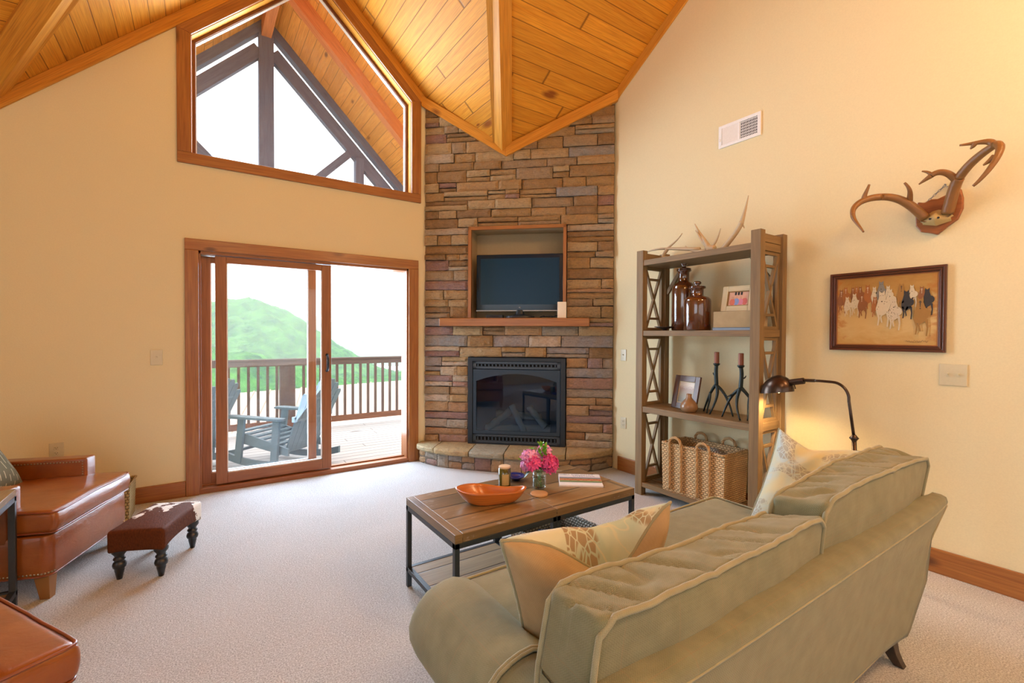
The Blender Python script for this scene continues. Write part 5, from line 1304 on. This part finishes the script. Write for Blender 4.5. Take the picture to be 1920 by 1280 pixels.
# ------------------------------------------------------------------ leather armchairs
M['leather']=leather('cognac_leather',(.31,.092,.012),(.21,.05,.007),.30)
M['welt']=leather('leather_welt',(.26,.06,.015),(.18,.04,.01),.35)
M['nail']=plain('brass_nail',(.42,.34,.22),.3,1)
M['legw']=wood('chair_leg_wood',(.36,.17,.05),(.26,.11,.03),(.1,.04,.015),rough=.35,knots=0)
def seatwarp(p,seed):
    q=V(p); a=p.x/.40; c=p.y/.40
    q.z+=(.022*(1-a*a)*(1-c*c) if p.z>0 else 0)+nz((p.x,p.y,seed),4)*.007
    q.x+=nz((p.y,p.z,seed),6)*.006*(1 if a>0 else 0)+ (.012*(1-(p.z/.06)**2) if a>.9 else 0)
    return q
def armchair(label,x,y,rz,seed,studs=True):
    """origin = middle of the front edge on the floor; +x faces forward"""
    r=thing('armchair',label,'armchair',(x,y,0),rz,'pair of leather armchairs')
    hwd=.38
    b=MB(); # base with rounded front corners
    P=[];R=.05
    for (cx,cy,a0) in ((-R,hwd-R,0),(-.78,hwd-.02,PI/2),(-.78,-hwd+.02,PI),(-R,-hwd+R,3*PI/2)):
        rr=R if cx==-R else .02
        for k in range(7): a=a0+k*PI/12; P.append((cx+rr*cos(a),cy+rr*sin(a)))
    n=len(P); vs=[];fs=[]
    Zs=[(.13,1.0),(.2,1.004),(.28,1.0),(.335,.995),(.345,.985)]
    for z,s_ in Zs: vs+=[V((-.4+(px+.4)*s_,py*s_,z)) for px,py in P]
    for j in range(len(Zs)-1):
        for i in range(n): k=(i+1)%n; fs.append((j*n+i,j*n+k,(j+1)*n+k,(j+1)*n+i))
    fs.append(list(range(n))[::-1]); fs.append([(len(Zs)-1)*n+i for i in range(n)]); b.add(vs,fs); base_=obj('seat_base',b,M['leather'],r,smooth=True,bevel=.006)
    b=MB(); b.tube([V((px*1.0,py*1.0,.131)) for px,py in P],.004,5,closed=True); obj('welt_piping',b,M['welt'],base_,smooth=True)
    # nail heads along the bottom edge of the front
    b=MB(); path=[V((px,py,.146)) for px,py in P]; L_=0
    per=[]
    for i in range(len(path)-1):
        a,c=path[i],path[i+1]; 
        m_=max(1,int((c-a).length/.016))
        for k in range(m_): per.append((a.lerp(c,k/m_),V(((c-a).y,-(c-a).x,0)).normalized()))
    for p,nn in per: b.lathe([(.0058,0),(.005,.0025),(0,.004)],6,M=Matrix.Translation(p+nn*.0)@nn.to_track_quat('Z','Y').to_matrix().to_4x4())
    obj('nailhead_trim',b,M['nail'],base_)
    # seat cushion, T shaped front
    Mx=TR(-.375,0,.412)
    b=MB(); b.rbox((.39,.375,.062),.028,18,W=lambda p:seatwarp(p,seed),M=Mx)
    # pull the rear portion in so that it sits between the arms
    for i,p in enumerate(b.v):
        if p.x<-.20: b.v[i].y=max(-.275,min(.275,p.y))
    cu=obj('seat_cushion',b,M['leather'],r,smooth=True,merge=True)
    b=MB()
    for zz in (.053,-.053):
        pts=[];R2=.03
        for (sx_,sy_,a0) in ((1,1,0),(-1,1,PI/2),(-1,-1,PI),(1,-1,3*PI/2)):
            for k in range(5): a=a0+k*PI/8; pts.append(seatwarp(V((sx_*(.388-R2)+R2*cos(a),sy_*(.373-R2)+R2*sin(a),zz)),seed))
            if sx_==-1 and sy_==-1:
                pass
        dense=[]
        for i in range(len(pts)):
            a,c=pts[i],pts[(i+1)%len(pts)]
            m_=max(1,int((c-a).length/.05)); dense+= [seatwarp(V((a.x+(c.x-a.x)*k/m_,a.y+(c.y-a.y)*k/m_,zz)),seed) if m_>1 and 0<k else a for k in range(m_)]
        pp=[Mx@q for q in dense]
        for q in pp:
            if q.x<-.20: q.y=max(-.275,min(.275,q.y))
        b.tube(pp,.0055,6,closed=True)
    obj('cushion_piping',b,M['welt'],cu,smooth=True)
    # arms, set back from the cushion front
    for s_ in (-1,1):
        b=MB(); b.rbox((.325,.052,.145),.014,10,M=TR(-.505,s_*(hwd-.052),.455)); a_=obj('arm',b,M['leather'],r,smooth=True,merge=True)
        b=MB()
        pts=[(-.19,s_*(hwd-.107),.47+.0*k) for k in range(1)]
        P2=[V((-.20-.017*k,s_*(hwd-.1055),.578)) for k in range(34)]+[V((-.20,s_*(hwd-.1055),.578-.016*k)) for k in range(1,9)]
        P3=[V((-.179,s_*(hwd-.012),.585-.016*k)) for k in range(14)]
        for p in P2: b.lathe([(.0052,0),(.0045,.0025),(0,.004)],6,M=Matrix.Translation(p)@V((0,-s_,0)).to_track_quat('Z','Y').to_matrix().to_4x4())
        obj('nailhead_trim',b,M['nail'],a_)
    b=MB(); b.rbox((.075,hwd,.33),.035,12,M=TR(-.86,0,.49,ry=rad(-7))); obj('backrest',b,M['leather'],r,smooth=True,merge=True)
    b=MB(); b.rbox((.07,.265,.22),.04,12,W=lambda p:V((p.x+(.03*(1-(p.y/.265)**2)*(1-(p.z/.22)**2) if p.x>0 else 0),p.y,p.z)),M=TR(-.745,0,.66,ry=rad(-9))); obj('back_cushion',b,M['leather'],r,smooth=True,merge=True)
    for (cx,cy) in ((-.045,hwd-.045),(-.045,-hwd+.045),(-.80,hwd-.05),(-.80,-hwd+.05)):
        b=MB(); vs=[]
        for z,s_ in ((.13,.034),(0,.022)):
            ox_=cx+(.008 if cx>-.1 else -.02)*(1 if z==0 else 0); vs+=[V((ox_-s_,cy-s_,z)),V((ox_+s_,cy-s_,z)),V((ox_+s_,cy+s_,z)),V((ox_-s_,cy+s_,z))]
        b.add(vs,[(0,1,2,3),(7,6,5,4)]+[(i,i+4,(i+1)%4+4,(i+1)%4) for i in range(4)],None); obj('leg',b,M['legw'],r,bevel=.002)
    return r
armchair('cognac leather armchair with nailhead trim, in front of the cream wall',-.525,3.744,rad(-19.3),1.0)
armchair('cognac leather armchair in the lower left, only its cushion corner showing',-.512,2.225,rad(31.3),7.0)
# pillow on the chair
def mk_dash():
    m,nt,b=nodes('grey_dash_cloth'); g=G(nt); uv=g.uv(); sp=g.n('ShaderNodeSeparateXYZ'); g.l(uv,sp.inputs[0]); n=g.noise(uv,9,3)
    u=g.math('MULTIPLY',sp.outputs[0],42); v=g.math('MULTIPLY',sp.outputs[1],14); col=g.math('FLOOR',u); w=g.n('ShaderNodeTexWhiteNoise',noise_dimensions='1D'); g.l(col,w.inputs['W'])
    fv=g.math('FRACT',g.math('ADD',v,g.math('MULTIPLY',w.outputs[0],1.0))); fu=g.math('ABSOLUTE',g.math('SUBTRACT',g.math('FRACT',u),.5))
    d=g.math('MULTIPLY',g.math('LESS_THAN',fv,.55),g.math('LESS_THAN',fu,.08))
    g.l(g.mix(d,g.mix(n,(.13,.135,.085),(.19,.19,.125)),(.55,.52,.36)),b.inputs['Base Color']); b.inputs['Roughness'].default_value=.85; g.bump(n,.3,.002,b); return m
M['dash']=mk_dash()
mp=Matrix.Translation((-1.10,3.93,.66))@Matrix.Rotation(rad(-112),4,'Z')@Matrix.Rotation(rad(32),4,'X')
pw=pillow('throw_pillow','grey-green pillow with white dashes on the leather armchair',.235,.225,.075,mp,M['dash'],M['dash'],chop=.05,dip_w=.5,seed=11,fringe=False)
# ------------------------------------------------------------------ end table
et=thing('end_table','end table with wood top on a dark steel frame between the armchairs','table',(-1.05,3.16,0),rad(0))
a,c,z1=.27,.265,.61
b=MB(); b.box((-a,-c,z1-.035),(a,c,z1),grain=1); obj('tabletop',b,M['table'],et,bevel=.003)
f=.027
for zz,nm in ((z1-.035-f,'upper_frame'),(.06,'lower_frame')):
    b=MB()
    for y in (-c,c-f): b.box((-a,y,zz),(a,y+f,zz+f))
    for x in (-a,a-f): b.box((x,-c+f,zz),(x+f,c-f,zz+f))
    obj(nm,b,M['steel'],et,bevel=.0015)
for x in (-a,a-f):
    for y in (-c,c-f): b=MB(); b.box((x,y,0),(x+f,y+f,z1-.035)); obj('leg',b,M['steel'],et,bevel=.0015)
b=MB(); b.box((-a+f,-c+f,.062),(a-f,c-f,.08),grain=1); obj('lower_shelf',b,M['table_low'],et)
# ------------------------------------------------------------------ woven bin between chair and wall
r=thing('woven_bin','tall tan woven bin between the leather armchair and the wall','basket',(-.565,4.62,0),rad(-3))
M['bin']=weave('water_hyacinth',(.50,.36,.15),(.16,.10,.04),su=50,sv=45)
b=MB(); basket_shell(b,.14,.125,.275,.01,flare=1.06,n=14); obj('woven_body',b,M['bin'],r)
b=MB(); pts=[(s0*.15,s1*.134,.275) for s0,s1 in ((-1,-1),(1,-1),(1,1),(-1,1))]; P=[]
for i in range(4):
    for k in range(12): P.append(V(pts[i]).lerp(V(pts[(i+1)%4]),k/12))
b.tube(P,.008,6,closed=True); obj('rim',b,M['bin'],r,smooth=True)
# ------------------------------------------------------------------ cowhide footstool
def mk_hide():
    m,nt,b=nodes('cowhide'); g=G(nt); oc=g.oc(); f=g.noise(g.map(oc,(200,60,60)),1.0,3,.6); n=g.noise(oc,16,3,.6); n2=g.noise(g.map(oc,(1,1,1),(4,2,1)),16,3,.6)
    s_=g.n('ShaderNodeSeparateXYZ'); g.l(oc,s_.inputs[0])
    x=g.math('MULTIPLY_ADD',g.math('SUBTRACT',n,.5),.16,s_.outputs[0]); y=g.math('MULTIPLY_ADD',g.math('SUBTRACT',n2,.5),.16,s_.outputs[1])
    w=None
    for cx,cy,rx,ry in ((.015,.085,.032,.085),(-.085,.15,.03,.10),(.0,.235,.20,.045),(.155,.20,.02,.07),(-.10,-.02,.02,.05)):
        q=g.math('ADD',g.math('POWER',g.math('ABSOLUTE',g.math('DIVIDE',g.math('SUBTRACT',x,cx),rx)),2.0),g.math('POWER',g.math('ABSOLUTE',g.math('DIVIDE',g.math('SUBTRACT',y,cy),ry)),2.0))
        w=q if w is None else g.math('MINIMUM',w,q)
    w=g.ramp(g.math('ADD',w,g.math('MULTIPLY',g.math('SUBTRACT',f,.5),.3)),[(.90,1.),(1.0,0.)])
    g.l(g.mix(w,g.mix(f,(.03,.008,.003),(.17,.045,.010)),(.80,.77,.72)),b.inputs['Base Color']); b.inputs['Roughness'].default_value=.7; b.inputs['Specular IOR Level'].default_value=.15; g.bump(f,.7,.004,b); return m
st=thing('footstool','small cowhide footstool with turned black legs on the carpet','footstool',(-.205,3.595,0),rad(-24))
hx,hy,hz=.148,.232,.062
def sw(p):
    q=V(p); a=p.x/hx; c=p.y/hy; q.z+=.02*(1-a*a)*(1-c*c)*(p.z>0); q.z-= .016*(abs(c)**6)*(p.z<0)*abs(a)**4
    q.z+=(.018*(1-c*c) if p.z<0 else 0); q.x*=1-.03*(1-c*c); return q
b=MB(); b.rbox((hx,hy,hz),.02,16,W=sw,M=TR(0,0,.232)); obj('hide_seat',b,mk_hide(),st,smooth=True,merge=True)
for sx_ in (-1,1):
    for sy_ in (-1,1):
        b=MB(); b.lathe([(0,.185),(.034,.185),(.036,.17),(.036,.155),(.026,.142),(.021,.130),(.027,.124),(.030,.118),(.026,.111),(.022,.107),(.030,.098),(.034,.084),(.031,.07),(.023,.062),(.024,.055),(.013,.0),(0,0)],24,M=TR(sx_*(hx-.04),sy_*(hy-.05),0))
        obj('turned_leg',b,plain('ebony_leg',(.012,.013,.015),.35,coat=.3) if 'ebony' not in M else M['ebony'],st,smooth=True)
# ------------------------------------------------------------------ deck, railing, porch roof
DZ0=-.05
b=MB(); b.box((-3.2,5.08,DZ0-.04),(5.2,7.9,DZ0),grain=0); struct('deck_floor',b,M['deck'])
rl=thing('deck_railing','weathered brown deck railing with square balusters outside the sliding door','railing',(1,7.71,DZ0))
def rb(name,lo,hi,m='rail',par=None,bev=.004):
    b=MB(); b.box((lo[0]-1,lo[1]-7.71,lo[2]-DZ0),(hi[0]-1,hi[1]-7.71,hi[2]-DZ0)); return obj(name,b,M[m],par or rl,bevel=bev)
rb('top_rail',(-3,7.69,.93),(5,7.73,1.012)); rb('cap_rail',(-3,7.665,1.012),(5,7.80,1.037)); rb('bottom_rail',(-3,7.69,.02),(5,7.73,.112),'rail_red')
for x in (-1.5,1.03,3.55): rb('post',(x,7.70,DZ0),(x+.205,7.86,1.0))
x=1.335
xs=[1.335+.1235*k for k in range(-40,30)]
for x in xs:
    if -1.6<x<4.3 and not any(p-.02<x<p+.22 for p in (-1.5,1.03,3.55)): rb('baluster',(x,7.692,.10),(x+.036,7.728,.94),'rail',bev=0)
# porch roof (boarded underside), seen through the gable window
PX,PZ,PY=.85,6.0,7.9
pz=lambda x:PZ-abs(x-PX)
b=MB()
for s_ in (-1,1):
    pts=[(PX,5.08),(PX,PY),(PX+s_*2.6,PY),(PX+s_*2.6,5.08)]; P=[V((x,y,pz(x))) for x,y in pts]; Q=[p+V((0,0,.06)) for p in P]; k=1.4142
    uv=[(y,x*k) for x,y in pts]
    b.add(P,[(0,1,2,3)],[uv]); b.add(Q,[(3,2,1,0)],[uv[::-1]])
    for i in range(4): j=(i+1)%4; b.add([P[i],P[j],Q[j],Q[i]],[(0,1,2,3)])
struct('porch_roof',b,M['porch_wood'])
def beam(name,a,c,w,h,m,parent=None,up=(0,0,1)): b=MB(); b.bar(a,c,w,h,up); return obj(name,b,M[m],parent,bevel=.004)
tr=thing('porch_truss','dark haze-tinted timber truss closing the porch gable, seen through the upper window','truss',(PX,7.7,3.65))
def tb(name,x0,z0,x1,z1,w,h,dy=0): return beam(name,(x0-PX,dy,z0-3.65),(x1-PX,dy,z1-3.65),w,h,'truss',tr,up=(0,1,0) )
def tb(name,x0,z0,x1,z1,h,w=.12,dy=0):
    b=MB(); b.bar((x0-PX,dy,z0-3.65),(x1-PX,dy,z1-3.65),w,h,(0,0,1) if abs(z1-z0)<abs(x1-x0)*1.5 else (1,0,0)); return obj(name,b,M['truss'],tr,bevel=.004)
b=MB(); b.box((-.097,-.08,-.1),(.097,.08,2.2)); obj('king_post',b,M['truss'],tr,bevel=.004)
for s_ in (-1,1):
    tb('rafter',PX,PZ-.07,PX+s_*2.6,PZ-2.67,.13,.14,.0)
    tb('lower_rafter',PX+s_*.09,PZ-.48,PX+s_*2.5,PZ-2.89,.18,.10,.0)
    tb('strut',PX+s_*1.18,4.30,PX+s_*.55,3.66,.11,.10)
    b=MB(); b.box((s_*1.34-.065,-.07,-.05),(s_*1.34+.065,.07,PZ-1.34-.4-3.65)); obj('queen_post',b,M['truss'],tr,bevel=.004)
b=MB(); b.box((-2.1,-.08,-.12),(2.1,.08,.06)); obj('tie_beam',b,M['truss'],tr,bevel=.004)
o=beam('ridge_beam',(PX,5.1,PZ-.17),(PX,7.62,PZ-.17),.13,.26,'porch_beam'); tag(o,'orange ridge beam running out under the porch roof peak','beam')
for s_ in (-1,1):
    o=beam('porch_rafter',(PX+s_*.17,6.5,PZ-.26),(PX+s_*2.6,6.5,PZ-2.69),.14,.20,'porch_beam'); tag(o,('reddish porch rafter crossing the %s slope of the porch roof'%('right' if s_>0 else 'left')),'beam')
# deck wall side posts
for i,x in enumerate((-1.72,3.42)):
    b=MB(); b.box((-.08,-.08,0),(.08,.08,3.55)); o=obj('porch_post',b,M['truss'],bevel=.004); o.location=(x,7.7 if i else 7.7,DZ0); tag(o,'timber porch post at the %s end of the deck railing'%('right' if i else 'left'),'post')
for o in list(C.objects):
    if o.name.startswith('porch_post'): o.location.y=7.98
# ------------------------------------------------------------------ rocking deck chairs
M['teal']=plain('blue_grey_paint',(.13,.20,.245),.5,bump=.2,bs=50)
def rocker(label,x,y,rz):
    r=thing('rocking_chair',label,'rocking chair',(x,y,DZ0),rz,'adirondack rocking chairs on the deck')
    # local +x = forward
    for s_ in (-1,1):
        b=MB(); pts=[]
        for k in range(15):
            t=k/14; xx=-.52+1.0*t; z=.03+.16*(t-.55)**2*1.6; pts.append((xx,z))
        for k in range(14):
            (a,z0),(c,z1)=pts[k],pts[k+1]; y0=s_*.285; b.prism([(a,y0-.016,z0),(c,y0-.016,z1),(c,y0-.016,z1+.075),(a,y0-.016,z0+.075)],(0,.032,0))
        obj('rocker',b,M['teal'],r)
        b=MB(); b.bar((.33,s_*.30,.07),(.27,s_*.30,.56),.03,.085,(1,0,0)); obj('front_leg',b,M['teal'],r,bevel=.002)
        b=MB(); b.bar((-.16,s_*.30,.07),(-.20,s_*.30,.56),.03,.085,(1,0,0)); obj('rear_leg',b,M['teal'],r,bevel=.002)
        b=MB(); b.prism([(.36,s_*.265-.012,.40),(.36,s_*.265-.012,.30),(.30,s_*.265-.012,.27),(-.32,s_*.265-.012,.18),(-.32,s_*.265-.012,.26),(.20,s_*.265-.012,.37)],(0,.024,0)); obj('side_apron',b,M['teal'],r,bevel=.002)
        b=MB(); P=[(.42,-.05),(.42,.05),(.36,.075),(-.28,.045),(-.32,.0),(-.30,-.05)]
        b.prism([(x_,s_*.33+y_*s_,.56) for x_,y_ in P],(0,0,.024)); obj('armrest',b,M['teal'],r,bevel=.003)
    for k in range(7):
        t=k/6; b=MB(); b.box((.31-.09*k,-.265,.385-.024*k),(.31-.09*k+.075,.265,.405-.024*k)); obj('seat_slat',b,M['teal'],r)
    for k in range(7):
        o_=(k-3); y0=o_*.078; b=MB(); L_=.86-.018*o_*o_; w0=.032; w1=.040
        a=V((-.24,o_*.066,.22)); c=a+V((-.42*L_,o_*.02,.90*L_)); P=[]
        d=(c-a).normalized(); s0=V((0,1,0)); n=d.cross(s0)
        P=[a-s0*w0,a+s0*w0]+[c+s0*w1-d*.03, c+s0*w1*.5, c-s0*w1*.5, c-s0*w1-d*.03]
        b.prism(P,n*.016); obj('back_slat',b,M['teal'],r)
    b=MB(); b.box((-.42,-.29,.545),(-.385,.29,.60)); b.bar((-.51,-.20,.80),(-.51,.20,.80),.02,.07); obj('back_crosspiece',b,M['teal'],r)
    b=MB(); b.bar((.33,-.29,.2),(.33,.29,.2),.03,.03); b.bar((-.2,-.29,.2),(-.2,.29,.2),.03,.03); obj('stretcher',b,M['teal'],r)
    return r
rocker('blue-grey rocking chair facing left, seen through the middle of the sliding door',.80,5.75,rad(128))
rocker('blue-grey rocking chair at the far left of the sliding door',-.20,6.12,rad(140))
# ------------------------------------------------------------------ landscape
def mk_tree():
    m,nt,b=nodes('forest_canopy'); g=G(nt); oc=g.oc(); n=g.noise(oc,.22,5,.65); f=g.noise(oc,1.3,4,.7)
    c=g.mix(g.ramp(g.math('ADD',g.math('MULTIPLY',n,.6),g.math('MULTIPLY',f,.4)),[(.35,0.),(.62,1.)]),(.012,.06,.035),(.10,.26,.06))
    g.l(c,b.inputs['Base Color']); b.inputs['Roughness'].default_value=.9; b.inputs['Specular IOR Level'].default_value=.1; g.bump(f,.8,.4,b); return m
M['forest']=mk_tree()
def hill(name,fn,x0,x1,y0,y1,nx,ny,amp,sc):
    b=MB()
    def F(i,j):
        x=x0+(x1-x0)*i; y=y0+(y1-y0)*j; z=fn(x,y)
        v=noise.voronoi(V((x*sc,y*sc,0)))[0][0]; z+=amp*(1-min(1,v)**1.5)+amp*.5*nz((x,y,1),sc*2.1)
        return V((x,y,z))
    b.grid(F,nx,ny,us=1,vs_=1); o=struct(name,b,M['forest'],smooth=True); return o
gs=lambda x,y,cx,cy,sx,sy,h:h*math.exp(-((x-cx)/sx)**2-((y-cy)/sy)**2)
hill('hillside_near',lambda x,y:-11+.02*(y-30)+gs(x,y,2,75,22,26,7.5)-gs(x,y,40,60,22,60,5),-60,110,26,120,150,120,2.2,.22)
hill('hill_far',lambda x,y:-22+gs(x,y,12,190,40,50,33.5),-120,110,130,260,150,90,3.0,.16)
hill('ridge_distant',lambda x,y:-30+gs(x,y,95,520,60,60,46),-150,480,420,600,120,40,5,.06)
# neighbouring metal roof below the deck
def mk_roof():
    return plain('tan_metal_roof',(.58,.42,.33),.55,bs=3)
nr=thing('lower_roof','tan ribbed metal roof of a neighbouring building beyond the railing','roof',(2,14,-1.2))
b=MB(); b.prism([(-9,-4.2,-1.7),(9,-4.2,-1.3),(9,3.0,.95),(-9,3.0,.55)],(0,0,-.08)); obj('roof_sheet',b,mk_roof(),nr)
M['rib']=plain('roof_rib',(.40,.27,.21),.5)
b=MB()
for k in range(38):
    x=-8.8+k*.47; xx=x+2.2; t0=(x+9)/18; 
    if xx>9: xx=9
    z0=-1.7+.4*t0; z1=.55+.4*((xx+9)/18); b.bar((x,-4.2,z0+.02),(xx,3.0,z1+.02),.035,.04)
obj('standing_ribs',b,M['rib'],nr)
b=MB(); b.box((-8.8,-4.0,-4.5),(8.8,-3.85,-1.6)); b.box((-8.8,2.8,-4.5),(8.8,2.95,.45)); obj('building_wall',b,M['wall'],nr)
# ground far below
b=MB(); b.add([(-200,8.5,-11.5),(200,8.5,-11.5),(200,140,-11.5),(-200,140,-11.5)],[(0,1,2,3)]); struct('ground',b,M['forest'])

# summer haze between the deck and the hills
m=bpy.data.materials.new('valley_haze'); m.use_nodes=True; nt=m.node_tree; nt.nodes.clear(); o_=nt.nodes.new('ShaderNodeOutputMaterial'); v_=nt.nodes.new('ShaderNodeVolumeScatter'); v_.inputs['Color'].default_value=(.93,.97,1,1); v_.inputs['Density'].default_value=.0014; nt.links.new(v_.outputs[0],o_.inputs['Volume'])
b=MB(); b.box((-220,20,-60),(500,640,60)); hz=obj('haze',b,m); hz['kind']='stuff'; hz['label']='pale summer haze over the valley and hills'; hz['category']='haze'
# ------------------------------------------------------------------ light
sc=bpy.context.scene
w=bpy.data.worlds.new('overcast_sky'); sc.world=w; w.use_nodes=True; bg=w.node_tree.nodes['Background']; bg.inputs[0].default_value=(.88,.95,1.0,1); bg.inputs[1].default_value=3.3
def area(name,loc,rot,sx,sy,e,col,portal=False,spread=180):
    l=bpy.data.lights.new(name,'AREA'); l.shape='RECTANGLE'; l.size=sx; l.size_y=sy; l.energy=e; l.color=col; l.spread=rad(spread)
    o=bpy.data.objects.new(name,l); o.location=loc; o.rotation_euler=rot; C.objects.link(o)
    if portal: l.cycles.is_portal=True
    return o
area('door_portal',(.975,YA+.25,1.1),(rad(-90),0,0),1.95,2.1,1,(1,1,1),True)
area('gable_portal',(.97,YA+.25,3.95),(rad(-90),0,0),2.1,2.1,1,(1,1,1),True)
# added cool fill panels in the unseen room, no windows built there
area('rear_fill',(.6,YB+.1,1.9),(rad(90),0,0),4.6,2.6,36,(.72,.86,1))
area('side_fill',(XL+.1,-.6,1.7),(rad(90),0,rad(-90)),3.2,2.0,48,(.72,.86,1))
# added warm fill points behind the camera, no ceiling fixture there
for i,(x,y,e) in enumerate(((.5,-.6,55),(2.7,-.8,95))):
    l=bpy.data.lights.new('warm_fill','POINT'); l.energy=e; l.color=(1,.68,.36); l.shadow_soft_size=.25; o=bpy.data.objects.new('warm_fill',l); o.location=(x,y,3.4); C.objects.link(o)
# daylight washing in through door and gable
area('door_daylight',(.975,YA+.35,1.25),(rad(-90),0,0),1.8,2.0,130,(.62,.80,1.0))
area('gable_daylight',(.97,YA+.30,3.75),(rad(-78),0,0),1.8,1.2,85,(.70,.86,1.0))
# reading lamp bulb
l=bpy.data.lights.new('reading_bulb','SPOT'); l.energy=16; l.color=(1,.70,.38); l.spot_size=rad(150); l.spot_blend=.6; l.shadow_soft_size=.025
o=bpy.data.objects.new('reading_bulb',l); o.location=(3.3,1.61,1.025); C.objects.link(o)
# ------------------------------------------------------------------ camera
cam=bpy.data.cameras.new('camera'); cam.lens=16.35; cam.sensor_width=36; cam.clip_start=.05; cam.clip_end=2000
co=bpy.data.objects.new('camera',cam); C.objects.link(co)
yaw,pit,roll=rad(34.098),rad(.874),rad(.2568)
fwd=V((sin(yaw)*cos(pit),cos(yaw)*cos(pit),-sin(pit))); right=V((cos(yaw),-sin(yaw),0)); up=right.cross(fwd)
r_=right*cos(roll)+up*sin(roll); u_=-right*sin(roll)+up*cos(roll)
co.matrix_world=Matrix(((r_.x,u_.x,-fwd.x,0),(r_.y,u_.y,-fwd.y,0),(r_.z,u_.z,-fwd.z,1.42),(0,0,0,1)))
sc.camera=co
sc.view_settings.view_transform='Standard'; sc.view_settings.look='None'; sc.view_settings.exposure=.32; sc.view_settings.gamma=1; sc.view_settings.use_curve_mapping=False
